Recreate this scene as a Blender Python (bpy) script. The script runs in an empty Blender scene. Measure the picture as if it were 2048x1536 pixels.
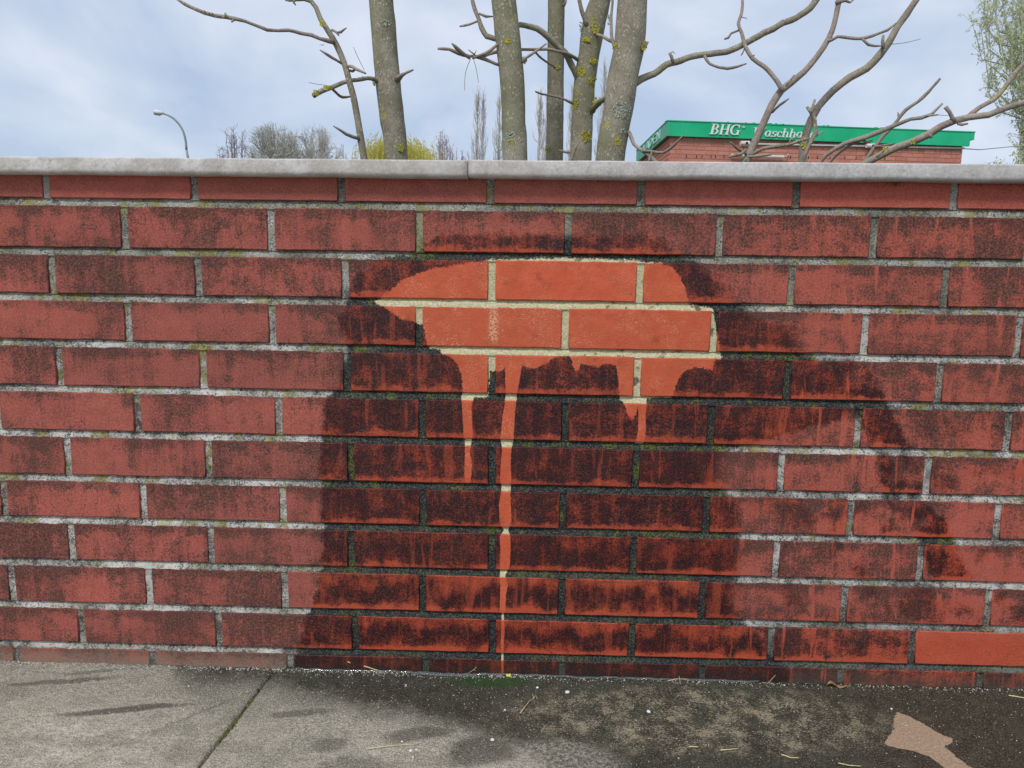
import bpy, math, random
from math import sin, cos, tan, pi, radians, sqrt
from mathutils import Vector, Matrix, noise, Euler

scene = bpy.context.scene
col = scene.collection
R = random.Random(11)

# ---------------------------------------------------------------- camera
GZ = 0.910                                   # lifts the fitted wall frame so the pavement is z = 0
CAM = Vector((0.07255, -1.29972, -0.1764 + GZ))
F = 1538.0
YAW, PIT, ROL = 0.029748, -0.150954, -0.012319
CM = Matrix.Rotation(YAW, 3, 'Z') @ Matrix.Rotation(PIT, 3, 'X') @ Matrix.Rotation(ROL, 3, 'Y')
cam = bpy.data.cameras.new('camera')
cam.sensor_width = 36.0
cam.lens = 36.0 * F / 2048
cam.clip_start = 0.05
cam.clip_end = 3000
camo = bpy.data.objects.new('camera', cam)
col.objects.link(camo)
rt, fw, up = CM.col[0].copy(), CM.col[1].copy(), CM.col[2].copy()
mw = Matrix((rt, up, -fw)).transposed().to_4x4()
mw.translation = CAM
camo.matrix_world = mw
scene.camera = camo

# ---------------------------------------------------------------- light
world = bpy.data.worlds.new("World")
scene.world = world
world.use_nodes = True
SUN_EL, SUN_AZ = radians(52), radians(205)      # azimuth clockwise from +Y
def build_world():
    nt = world.node_tree
    for n in list(nt.nodes): nt.nodes.remove(n)
    out = nt.nodes.new('ShaderNodeOutputWorld')
    bg = nt.nodes.new('ShaderNodeBackground')
    bg.inputs['Strength'].default_value = 0.1
    sky = nt.nodes.new('ShaderNodeTexSky')
    sky.sky_type = 'NISHITA'
    sky.sun_disc = False
    sky.sun_elevation = SUN_EL
    sky.sun_rotation = SUN_AZ
    tc = nt.nodes.new('ShaderNodeTexCoord')
    mp = nt.nodes.new('ShaderNodeMapping')
    mp.inputs['Scale'].default_value = (1, 1, 1.7)
    mp.inputs['Location'].default_value = (4.1, 2.2, 1.7)
    n1 = nt.nodes.new('ShaderNodeTexNoise')
    n1.inputs['Scale'].default_value = 3.0
    n1.inputs['Detail'].default_value = 7
    n1.inputs['Roughness'].default_value = 0.52
    n1.inputs['Distortion'].default_value = 0.35
    cr = nt.nodes.new('ShaderNodeValToRGB')
    e = cr.color_ramp.elements
    e[0].position = 0.36; e[0].color = (3.1, 3.8, 5.0, 1)
    e[1].position = 0.63; e[1].color = (5.5, 5.8, 6.4, 1)
    m = e = cr.color_ramp.elements.new(0.5); m.color = (4.2, 4.7, 5.65, 1)
    mx = nt.nodes.new('ShaderNodeMix'); mx.data_type = 'RGBA'
    mx.inputs[0].default_value = 0.88
    L = nt.links.new
    L(tc.outputs['Generated'], mp.inputs['Vector'])
    L(mp.outputs[0], n1.inputs['Vector'])
    L(n1.outputs['Fac'], cr.inputs[0])
    L(sky.outputs[0], mx.inputs[6]); L(cr.outputs[0], mx.inputs[7])
    L(mx.outputs[2], bg.inputs['Color']); L(bg.outputs[0], out.inputs[0])
build_world()
sl = bpy.data.lights.new('sun', 'SUN')
sl.energy = 1.5
sl.angle = radians(12)
sl.color = (1.0, 0.96, 0.9)
so = bpy.data.objects.new('sun', sl)
col.objects.link(so)
sd = Vector((sin(SUN_AZ) * cos(SUN_EL), cos(SUN_AZ) * cos(SUN_EL), sin(SUN_EL)))
so.rotation_euler = sd.to_track_quat('Z', 'Y').to_euler()
so.location = (0, -3, 6)
scene.view_settings.view_transform = 'Standard'
scene.view_settings.look = 'None'
scene.view_settings.gamma = 1
scene.view_settings.exposure = 0.62

# ---------------------------------------------------------------- projection helpers
def ray(px, py):
    return CM @ Vector(((px - 1024) / F, 1, -(py - 768) / F))
def at(px, py, Y):
    d = ray(px, py)
    return CAM + d * ((Y - CAM.y) / d.y)
def on_ground(px, py, z=0.0):
    d = ray(px, py)
    return CAM + d * ((z - CAM.z) / d.z)
def depth(p):
    return (p - CAM).dot(fw)

# ---------------------------------------------------------------- object helpers
def tag(o, label=None, cat=None, group=None, kind=None):
    if label: o['label'] = label
    if cat: o['category'] = cat
    if group: o['group'] = group
    if kind: o['kind'] = kind
    return o
def empty(name, loc=(0, 0, 0)):
    o = bpy.data.objects.new(name, None)
    col.objects.link(o); o.location = loc
    o.empty_display_size = 0.1
    return o
class MB:
    def __init__(s): s.v = []; s.f = []; s.mi = []
    def add(s, vs, fs, m=0):
        b = len(s.v); s.v += [tuple(x) for x in vs]
        s.f += [tuple(i + b for i in f) for f in fs]; s.mi += [m] * len(fs)
    def box(s, a, b, m=0):
        (x0, y0, z0), (x1, y1, z1) = a, b
        s.add([(x0,y0,z0),(x1,y0,z0),(x1,y1,z0),(x0,y1,z0),(x0,y0,z1),(x1,y0,z1),(x1,y1,z1),(x0,y1,z1)],
              [(0,3,2,1),(4,5,6,7),(0,1,5,4),(1,2,6,5),(2,3,7,6),(3,0,4,7)], m)
    def tube(s, pts, rad, n=8, m=0, cap=True, wob=0.0, seed=0):
        pts = [Vector(p) for p in pts]
        if len(pts) < 2: return
        vs = []
        t0 = (pts[1] - pts[0]).normalized()
        ref = Vector((0, 1, 0)) if abs(t0.y) < 0.9 else Vector((1, 0, 0))
        u = t0.cross(ref).normalized()
        for i, p in enumerate(pts):
            if i == 0: t = pts[1] - p
            elif i == len(pts) - 1: t = p - pts[i-1]
            else: t = pts[i+1] - pts[i-1]
            if t.length < 1e-9: t = t0.copy()
            t.normalize()
            u = (u - t * u.dot(t))
            if u.length < 1e-6: u = t.cross(Vector((0.3, 1, 0.2)))
            u.normalize(); w = t.cross(u)
            r = rad[i] if hasattr(rad, '__len__') else rad
            for k in range(n):
                a = 2 * pi * k / n
                rr = r
                if wob:
                    q = p + (u * cos(a) + w * sin(a)) * r
                    rr = r * (1 + wob * noise.noise(q * (0.9 / max(r, 0.004)) + Vector((seed, 0, 0))))
                vs.append(p + (u * cos(a) + w * sin(a)) * rr)
        fs = []
        for i in range(len(pts) - 1):
            for k in range(n):
                k2 = (k + 1) % n
                fs.append((i*n+k, i*n+k2, (i+1)*n+k2, (i+1)*n+k))
        if cap:
            fs.append(tuple(range(n - 1, -1, -1)))
            fs.append(tuple((len(pts)-1)*n + k for k in range(n)))
        s.add(vs, fs, m)
    def build(s, name, mat, parent=None, smooth=False, kind=None):
        me = bpy.data.meshes.new(name)
        me.from_pydata(s.v, [], s.f)
        for m in (mat if isinstance(mat, (list, tuple)) else [mat]): me.materials.append(m)
        if isinstance(mat, (list, tuple)): me.polygons.foreach_set('material_index', s.mi)
        if smooth: me.polygons.foreach_set('use_smooth', [True] * len(s.f))
        me.update()
        o = bpy.data.objects.new(name, me)
        col.objects.link(o)
        if parent is not None:
            o.parent = parent
            o.matrix_parent_inverse = Matrix.Translation(-Vector(parent.location))
        if kind: o['kind'] = kind
        return o

# ---------------------------------------------------------------- node helpers
class NT:
    def __init__(s, tree): s.t = tree; s.n = tree.nodes; s.l = tree.links
    def new(s, typ): return s.n.new(typ)
    def put(s, sock, v):
        if isinstance(v, bpy.types.NodeSocket): s.l.new(v, sock)
        elif v is not None:
            if sock.type == 'RGBA' and len(v) == 3: v = (*v, 1)
            sock.default_value = v
    def m(s, op, a, b=None, c=None, clamp=False):
        n = s.new('ShaderNodeMath'); n.operation = op; n.use_clamp = clamp
        s.put(n.inputs[0], a)
        if b is not None: s.put(n.inputs[1], b)
        if c is not None: s.put(n.inputs[2], c)
        return n.outputs[0]
    def mix(s, f, a, b, mode='MIX'):
        n = s.new('ShaderNodeMix'); n.data_type = 'RGBA'; n.blend_type = mode
        s.put(n.inputs[0], f); s.put(n.inputs[6], a); s.put(n.inputs[7], b)
        return n.outputs[2]
    def fm(s, f, a, b):
        n = s.new('ShaderNodeMix'); n.data_type = 'FLOAT'
        s.put(n.inputs[0], f); s.put(n.inputs[2], a); s.put(n.inputs[3], b)
        return n.outputs[0]
    def noise(s, vec, scale, detail=3, rough=0.55, dist=0.0, out='Fac'):
        n = s.new('ShaderNodeTexNoise')
        if vec is not None: s.l.new(vec, n.inputs['Vector'])
        n.inputs['Scale'].default_value = scale; n.inputs['Detail'].default_value = detail
        n.inputs['Roughness'].default_value = rough; n.inputs['Distortion'].default_value = dist
        return n.outputs[out]
    def voro(s, vec, scale, feat='F1', out='Distance'):
        n = s.new('ShaderNodeTexVoronoi'); n.feature = feat
        if vec is not None: s.l.new(vec, n.inputs['Vector'])
        n.inputs['Scale'].default_value = scale
        return n.outputs[out]
    def mr(s, v, a, b, c=0.0, d=1.0, smooth=True):
        n = s.new('ShaderNodeMapRange'); n.interpolation_type = 'SMOOTHSTEP' if smooth else 'LINEAR'
        s.put(n.inputs[0], v); n.inputs[1].default_value = a; n.inputs[2].default_value = b
        n.inputs[3].default_value = c; n.inputs[4].default_value = d
        return n.outputs[0]
    def mrs(s, v, a, b):                       # smoothstep with socket limits
        n = s.new('ShaderNodeMapRange'); n.interpolation_type = 'SMOOTHSTEP'
        s.put(n.inputs[0], v); s.put(n.inputs[1], a); s.put(n.inputs[2], b)
        return n.outputs[0]
    def vmul(s, v, k):
        n = s.new('ShaderNodeVectorMath'); n.operation = 'MULTIPLY'
        s.l.new(v, n.inputs[0]); s.put(n.inputs[1], k); return n.outputs[0]
    def vadd(s, v, k):
        n = s.new('ShaderNodeVectorMath'); n.operation = 'ADD'
        s.l.new(v, n.inputs[0]); s.put(n.inputs[1], k); return n.outputs[0]
    def sep(s, v):
        n = s.new('ShaderNodeSeparateXYZ'); s.l.new(v, n.inputs[0]); return n.outputs
    def comb(s, x, y, z):
        n = s.new('ShaderNodeCombineXYZ'); s.put(n.inputs[0], x); s.put(n.inputs[1], y); s.put(n.inputs[2], z)
        return n.outputs[0]
    def pos(s): return s.new('ShaderNodeNewGeometry').outputs['Position']
    def curve(s, v, pts):
        pts = sorted(pts)
        x0, x1 = pts[0][0], pts[-1][0]
        y0 = min(p[1] for p in pts); y1 = max(p[1] for p in pts)
        if y1 - y0 < 1e-6: y1 = y0 + 1e-6
        q = [((x - x0) / (x1 - x0), (y - y0) / (y1 - y0)) for x, y in pts]
        n = s.new('ShaderNodeFloatCurve')
        c = n.mapping.curves[0]
        while len(c.points) < len(q): c.points.new(0.5, 0.5)
        for p, (x, y) in zip(c.points, q): p.location = (x, y); p.handle_type = 'VECTOR'
        n.mapping.extend = 'HORIZONTAL'
        n.mapping.update()
        s.put(n.inputs['Value'], s.mr(v, x0, x1, smooth=False))
        return s.mr(n.outputs[0], 0, 1, y0, y1, smooth=False)
    def bump(s, h, strength=0.5, dist=0.001, nrm=None):
        n = s.new('ShaderNodeBump'); n.inputs['Strength'].default_value = strength
        n.inputs['Distance'].default_value = dist; s.put(n.inputs['Height'], h)
        if nrm is not None: s.l.new(nrm, n.inputs['Normal'])
        return n.outputs[0]
def mat(name, f=None, color=(0.5, 0.5, 0.5), rough=0.8, spec=0.3, metal=0.0):
    m = bpy.data.materials.new(name); m.use_nodes = True
    b = m.node_tree.nodes['Principled BSDF']
    b.inputs['Base Color'].default_value = (*color, 1)
    b.inputs['Roughness'].default_value = rough
    b.inputs['Specular IOR Level'].default_value = spec
    b.inputs['Metallic'].default_value = metal
    if f:
        t = NT(m.node_tree)
        r = f(t)
        for k, v in r.items(): t.put(b.inputs[k], v)
    return m
def simple(name, c1, c2, scale=20, rough=0.8, spec=0.3, bump=0.0, obj=True, detail=4):
    def f(t):
        tc = t.new('ShaderNodeTexCoord').outputs['Object']
        n = t.noise(tc, scale, detail, 0.6)
        r = {'Base Color': t.mix(t.mr(n, 0.3, 0.7), c1, c2)}
        if bump: r['Normal'] = t.bump(n, bump, 0.3 / scale)
        return r
    return mat(name, f, rough=rough, spec=spec)

# ---------------------------------------------------------------- stains on the wall, in wall coordinates (X, Z)
def wp(px, py):
    p = at(px, py, 0.0); return p.x, p.z
def xz(pts): return [wp(*p) for p in pts]
CLEAN_TOP = [(735,590),(747,601),(762,596),(775,583),(800,562),(835,545),(880,533),(930,524),(985,518),(1100,515),(1270,518),(1278,522),(1300,524),(1322,524),(1345,532),(1360,550),(1371,578),(1377,603),(1400,611),(1428,613),(1440,706),(1446,716)]
CLEAN_BOT = [(735,592),(747,604),(775,622),(805,640),(830,646),(847,652),(856,698),(876,700),(885,712),(905,718),(918,735),(924,760),(927,796),(976,797),(979,745),(1003,742),(1010,735),(1040,732),(1070,738),(1092,728),(1112,716),(1136,713),(1144,722),(1150,745),(1158,742),(1163,728),(1195,736),(1210,728),(1230,732),(1236,752),(1238,797),(1246,803),(1256,832),(1266,842),(1273,826),(1280,800),(1345,798),(1350,775),(1366,745),(1392,735),(1424,742),(1429,722),(1446,718)]
DRIPS = [
 [(770,928,948),(795,922,948),(812,924,943),(870,927,946),(885,929,942),(905,930,940),(930,929,944),(950,929,943),(966,931,940)],
 [(720,1010,1046),(790,1011,1034),(810,1009,1032),(830,1005,1030),(880,1001,1027),(900,1004,1023),(930,1001,1021),(955,1000,1023),(975,1003,1021),(1010,998,1022),(1040,999,1023),(1056,1004,1019),(1062,1008,1016),(1072,999,1021),(1100,1001,1021),(1130,999,1020),(1146,1000,1014),(1152,999,1010),(1170,1001,1016),(1190,1000,1012),(1222,999,1011),(1230,1003,1007),(1260,1002,1009),(1300,1002,1007),(1352,1003,1007)],
 [(780,1274,1296),(830,1277,1291),(860,1276,1292),(888,1270,1287)]]
WET_L = [(462,900),(480,860),(500,838),(525,745),(560,703),(600,692),(640,672),(690,690),(740,684),(775,676),(800,648),(870,640),(920,636),(1000,641),(1050,643),(1150,640),(1200,626),(1230,612),(1260,602),(1290,590),(1345,575)]
WET_R = [(462,1290),(475,1322),(500,1348),(520,1392),(560,1446),(600,1466),(625,1502),(660,1590),(700,1604),(730,1655),(760,1700),(800,1722),(835,1708),(850,1640),(880,1560),(900,1450),(960,1442),(1000,1478),(1060,1488),(1150,1482),(1200,1474),(1240,1480),(1270,1530),(1300,1545),(1345,1600)]
STREAK = [(690,1650),(740,1700),(800,1735),(860,1765),(920,1795),(1000,1810),(1040,1850),(1100,1880),(1170,1910)]
def side(pts, mid=1000):                       # (py, px) list -> curve z -> x
    r = []
    for py, px in pts:
        x, z = wp(px, py); r.append((z, x))
    return r
grp = bpy.data.node_groups.new('wall_stains', 'ShaderNodeTree')
grp.interface.new_socket('clean', in_out='OUTPUT', socket_type='NodeSocketFloat')
grp.interface.new_socket('wet', in_out='OUTPUT', socket_type='NodeSocketFloat')
grp.interface.new_socket('right', in_out='OUTPUT', socket_type='NodeSocketFloat')
grp.interface.new_socket('soaked', in_out='OUTPUT', socket_type='NodeSocketFloat')
def build_stains():
    t = NT(grp)
    out = t.new('NodeGroupOutput')
    P = t.pos()
    nc = t.noise(P, 38, 3, 0.6, out='Color'); nf = t.noise(P, 260, 2, 0.6, out='Color')
    c, f = t.sep(nc), t.sep(nf)
    X0, _, Z0 = t.sep(P)
    def warp(v, i, a, b):
        return t.m('ADD', v, t.m('ADD', t.m('MULTIPLY', t.m('SUBTRACT', c[i], 0.5), a), t.m('MULTIPLY', t.m('SUBTRACT', f[i], 0.5), b)))
    X, Z = warp(X0, 0, 0.007, 0.010), warp(Z0, 2, 0.008, 0.011)
    top, bot = t.curve(X, xz(CLEAN_TOP)), t.curve(X, xz(CLEAN_BOT))
    d = t.m('MINIMUM', t.m('SUBTRACT', top, Z), t.m('SUBTRACT', Z, bot))
    xa, xb = wp(745, 600)[0], wp(1446, 717)[0]
    inx = t.m('MULTIPLY', t.m('GREATER_THAN', X, xa), t.m('LESS_THAN', X, xb))
    clean = t.m('MULTIPLY', t.mr(d, -0.0005, 0.003), inx)
    Xd = warp(X0, 0, 0.0015, 0.0022)
    for D in DRIPS:
        l = t.curve(Z0, [(wp(a, y)[1], wp(a, y)[0]) for y, a, b in D])
        r = t.curve(Z0, [(wp(b, y)[1], wp(b, y)[0]) for y, a, b in D])
        e = t.m('MINIMUM', t.m('SUBTRACT', Xd, l), t.m('SUBTRACT', r, Xd))
        z1, z0 = wp(D[0][1], D[0][0])[1], wp(D[-1][1], D[-1][0])[1]
        k = t.m('MULTIPLY', t.m('GREATER_THAN', Z0, z0), t.m('LESS_THAN', Z0, z1))
        clean = t.m('MAXIMUM', clean, t.m('MULTIPLY', t.mr(e, -0.0006, 0.0008), k))
    # damp area
    Xw, Zw = warp(X0, 1, 0.03, 0.008), warp(Z0, 0, 0.03, 0.008)
    wl, wr = t.curve(Zw, side(WET_L)), t.curve(Zw, side(WET_R))
    w = t.m('MULTIPLY', t.mr(t.m('SUBTRACT', Xw, wl), -0.003, 0.008), t.mr(t.m('SUBTRACT', wr, Xw), -0.012, 0.022))
    ztop = wp(1100, 466)[1]
    w = t.m('MULTIPLY', w, t.mr(t.m('SUBTRACT', ztop, Zw), -0.004, 0.012))
    st = t.curve(Zw, side(STREAK))
    ws = t.mr(t.m('ABSOLUTE', t.m('SUBTRACT', Xw, st)), 0.04, 0.026)
    ws = t.m('MULTIPLY', ws, t.m('MULTIPLY', t.mr(Zw, wp(1900,1175)[1], wp(1900,1150)[1]), t.mr(Zw, wp(1700,735)[1], wp(1700,700)[1], 1, 0)))
    main = w
    big = t.noise(P, 7.5, 3, 0.6)
    ws = t.m('MULTIPLY', ws, t.mr(big, 0.36, 0.5, 0.2, 1.0))
    right = t.mr(X0, wp(1400, 900)[0], wp(1620, 900)[0])
    patch = t.m('MULTIPLY', t.m('MULTIPLY', right, t.mr(Z0, wp(1700,700)[1], wp(1700,1000)[1])), t.mr(t.noise(P, 11, 4, 0.6), 0.5, 0.6, 0, 0.55))
    low = t.m('MULTIPLY', t.mr(X0, wp(1450, 1250)[0], wp(1560, 1250)[0]), t.mr(Z0, wp(1600,1200)[1], wp(1600,1290)[1], 0, 0.75))
    w = t.m('MAXIMUM', t.m('MAXIMUM', w, ws), t.m('MAXIMUM', patch, low), clamp=True)
    t.l.new(clean, out.inputs[0]); t.l.new(w, out.inputs[1]); t.l.new(right, out.inputs[2]); t.l.new(main, out.inputs[3])
build_stains()
def stains(t):
    n = t.new('ShaderNodeGroup'); n.node_tree = grp; return n.outputs

def brick_nodes(t):
    P = t.pos()
    clean, wet, right, main = stains(t)
    oi = t.new('ShaderNodeObjectInfo')
    oc = t.new('ShaderNodeSeparateColor'); t.l.new(oi.outputs['Color'], oc.inputs[0])
    amt, tone, band = oc.outputs
    rnd = oi.outputs['Random']
    lx, ly, lz = t.sep(t.new('ShaderNodeTexCoord').outputs['Object'])     # -0.5 .. 0.5 over the brick
    # offset the noises per brick so that stains stop at the joints
    off = t.comb(t.m('MULTIPLY', rnd, 3.1), 0.0, t.m('MULTIPLY', rnd, 7.3))
    Q = t.vadd(P, off)
    # dirt: blotches, runs and grain
    blot = t.noise(t.vmul(Q, (1.0, 1, 1.5)), 24, 5, 0.68)
    run = t.noise(t.vmul(Q, (1.0, 1, 0.16)), 62, 4, 0.65, 0.4)
    grain = t.noise(P, 300, 4, 0.85)
    X, _, Z = t.sep(P)
    zr = t.mr(Z, wp(1000, 500)[1], wp(1000, 830)[1])
    soak = t.m('MULTIPLY', main, t.m('ADD', 0.70, t.m('MULTIPLY', t.m('SUBTRACT', 1.0, right), 0.30)))
    wamt = t.m('ADD', t.m('ADD', 0.81, t.m('MULTIPLY', zr, 0.13)), t.m('MULTIPLY', t.m('SUBTRACT', rnd, 0.5), 0.12))
    amt = t.fm(soak, t.m('ADD', amt, t.m('MULTIPLY', t.m('SUBTRACT', wet, main), 0.26)), wamt)
    band = t.m('MULTIPLY', band, t.fm(main, 0.6, 1.0))
    n = t.m('ADD', t.m('MULTIPLY', blot, 0.62), t.m('MULTIPLY', run, 0.38))
    n = t.m('ADD', n, t.m('MULTIPLY', t.m('SUBTRACT', grain, 0.5), 0.62))
    slow = t.noise(P, 6.5, 3, 0.6)
    n = t.m('ADD', n, t.m('MULTIPLY', t.m('MULTIPLY', t.m('SUBTRACT', slow, 0.5), 0.75), t.m('SUBTRACT', 1.0, t.m('MULTIPLY', main, 0.75))))
    # clear strip low on each brick, dirtier head
    wav = t.m('MULTIPLY', t.m('SUBTRACT', blot, 0.5), 0.5)
    low = t.mr(t.m('ADD', lz, wav), -0.44, -0.30, 0, 1)
    top = t.mr(t.m('ADD', lz, wav), 0.12, 0.48, 0, 1)
    horiz = t.m('ABSOLUTE', t.m('ADD', lz, t.m('ADD', t.m('MULTIPLY', t.m('SUBTRACT', t.noise(t.vmul(Q, (1, 1, .4)), 22, 4, .65), 0.5), 1.6), 0.04)))
    bnd = t.mr(horiz, 0.46, 0.10)
    n = t.m('ADD', n, t.m('MULTIPLY', t.m('MULTIPLY', top, 0.13), t.m('SUBTRACT', 1.0, wet)))
    n = t.fm(t.m('MULTIPLY', wet, 0.92), n, t.m('SUBTRACT', n, t.m('MULTIPLY', t.m('SUBTRACT', 1.0, low), 0.20)))
    n = t.fm(band, n, t.m('SUBTRACT', n, t.m('MULTIPLY', t.m('SUBTRACT', 1.0, bnd), 0.17)))
    thr = t.m('SUBTRACT', 0.82, t.m('MULTIPLY', amt, 0.5))
    wd = t.fm(main, 0.13, 0.21)
    dirt = t.mrs(n, t.m('SUBTRACT', thr, wd), t.m('ADD', thr, t.fm(main, 0.11, 0.17)))
    gr3 = t.noise(P, 170, 5, 0.9)
    core = t.mr(t.m('ADD', n, t.m('MULTIPLY', t.m('SUBTRACT', gr3, 0.5), 0.5)), 0.38, 0.54)
    # pale wash runs and scratches
    wash = t.m('MULTIPLY', t.mr(t.noise(t.vmul(Q, (1, 1, 0.12)), 48, 3, 0.6, 0.6), 0.57, 0.66), t.fm(right, 0.35, 0.95))
    dirt = t.m('MULTIPLY', dirt, t.m('SUBTRACT', 1.0, wash))
    # light residue left inside the washed area
    keep = t.m('MULTIPLY', t.mr(t.noise(P, 30, 5, 0.7), 0.54, 0.70), 0.30)
    dirtc = t.m('MULTIPLY', dirt, t.m('SUBTRACT', 1.0, clean))
    dirtc = t.m('MAXIMUM', dirtc, t.m('MULTIPLY', keep, clean))
    # fired clay
    clay = t.mix(t.mr(blot, 0.3, 0.7), (0.52, 0.075, 0.030), (0.63, 0.115, 0.050))
    clay = t.mix(t.m('MULTIPLY', tone, 0.7), clay, (0.46, 0.095, 0.040))
    clay = t.mix(t.mr(t.noise(t.vmul(Q, (1, 1, 0.5)), 26, 5, 0.7), 0.45, 0.65, 0, 0.55), clay, (0.42, 0.085, 0.030))
    hsv = t.mix(t.mr(grain, 0.35, 0.75, 0, 0.35), clay, (0.66, 0.15, 0.075))
    film = t.mix(t.mr(blot, 0.35, 0.65), (0.35, 0.092, 0.072), (0.49, 0.130, 0.097))
    film = t.mix(t.m('MULTIPLY', tone, 0.6), film, (0.235, 0.078, 0.062))
    film = t.mix(t.m('MULTIPLY', right, 0.55), film, (0.47, 0.105, 0.068))
    film = t.mix(t.mr(grain, 0.5, 0.8, 0, 0.5), film, (0.16, 0.06, 0.055))
    dryness = t.m('SUBTRACT', 1.0, t.m('MAXIMUM', clean, t.m('MULTIPLY', wet, 0.93)))
    base = t.mix(dryness, hsv, film)
    wetbase = t.mix(t.m('MULTIPLY', wet, 0.55), base, t.mix(0.5, base, (0.28, 0.022, 0.008)), 'MIX')
    base = t.mix(t.m('MAXIMUM', clean, 0.0), wetbase, base)
    dd = t.mix(t.mr(blot, 0.4, 0.7), (0.085, 0.040, 0.034), (0.070, 0.046, 0.038))
    dw = t.mix(core, (0.088, 0.013, 0.009), (0.010, 0.005, 0.008))
    dcol = t.mix(wet, dd, dw)
    dstr = t.m('MULTIPLY', dirtc, t.fm(wet, 0.90, 0.97))
    c = t.mix(dstr, base, dcol)
    # speckles: pits (dark) and grit (pale)
    pits = t.mr(t.voro(P, 330), 0.13, 0.05, 0, 0.6)
    pits = t.m('MULTIPLY', pits, t.mr(t.noise(P, 60, 2), 0.48, 0.6))
    c = t.mix(t.m('MULTIPLY', pits, t.m('SUBTRACT', 1.0, clean)), c, (0.045, 0.025, 0.022))
    grit = t.m('MULTIPLY', t.mr(t.voro(t.vadd(P, (0.3, 0.1, 0.7)), 240), 0.10, 0.04), t.mr(t.noise(P, 45, 3, 0.7), 0.56, 0.68))
    scr = t.m('MULTIPLY', t.mr(t.noise(t.vmul(P, (1, 1, 2.2)), 420, 2, 0.8), 0.585, 0.66), t.mr(t.noise(P, 19, 3, 0.7), 0.44, 0.62))
    c = t.mix(t.m('MULTIPLY', t.m('MAXIMUM', t.m('MULTIPLY', grit, 0.7), t.m('MULTIPLY', scr, 0.9)), t.fm(clean, 0.22, 1.0)), c, (0.85, 0.50, 0.33))
    sp1 = t.noise(P, 330, 2, 0.9)
    dots = t.mr(sp1, 0.53, 0.62)
    c = t.mix(t.m('MULTIPLY', t.m('MULTIPLY', dots, t.m('ADD', 0.30, t.m('MULTIPLY', dirtc, 0.60))), t.m('SUBTRACT', 1.0, t.m('MULTIPLY', clean, 0.80))), c, t.mix(wet, (0.060, 0.030, 0.026), (0.010, 0.005, 0.007)))
    odots = t.mr(sp1, 0.47, 0.39)
    c = t.mix(t.m('MULTIPLY', odots, t.m('MULTIPLY', t.fm(wet, 0.28, 0.20), t.m('SUBTRACT', 1.0, clean))), c, t.mix(wet, (0.52, 0.19, 0.15), (0.42, 0.060, 0.028)))
    # cement smear where a joint was wiped
    sx, sz = wp(987, 655)
    sm = t.mr(t.m('ABSOLUTE', t.m('SUBTRACT', X, sx)), 0.012, 0.002)
    sm = t.m('MULTIPLY', sm, t.mr(t.m('ABSOLUTE', t.m('SUBTRACT', Z, sz + 0.004)), 0.038, 0.015))
    sm = t.m('MULTIPLY', sm, t.mr(t.noise(P, 300, 3, 0.7), 0.42, 0.62))
    c = t.mix(t.m('MULTIPLY', sm, 0.75), c, (0.75, 0.55, 0.33))
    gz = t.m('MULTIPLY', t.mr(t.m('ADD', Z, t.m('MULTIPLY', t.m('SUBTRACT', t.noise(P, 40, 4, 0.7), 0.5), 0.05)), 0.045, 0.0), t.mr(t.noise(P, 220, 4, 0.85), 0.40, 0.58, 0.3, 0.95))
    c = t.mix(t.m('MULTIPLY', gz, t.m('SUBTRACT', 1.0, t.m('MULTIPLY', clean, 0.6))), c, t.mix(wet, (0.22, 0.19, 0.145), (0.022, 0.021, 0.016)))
    rough = t.fm(wet, t.fm(clean, 0.9, 0.62), 0.5)
    nb = t.bump(t.noise(t.vmul(P, (0.45, 1, 1)), 420, 4, 0.75), 0.75, 0.0011)
    nb = t.bump(t.noise(P, 55, 3, 0.6), 0.3, 0.003, nb)
    return {'Base Color': c, 'Roughness': rough, 'Normal': nb, 'Specular IOR Level': t.fm(wet, 0.12, 0.30)}
M_brick = mat('stained_brick', brick_nodes)

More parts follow.
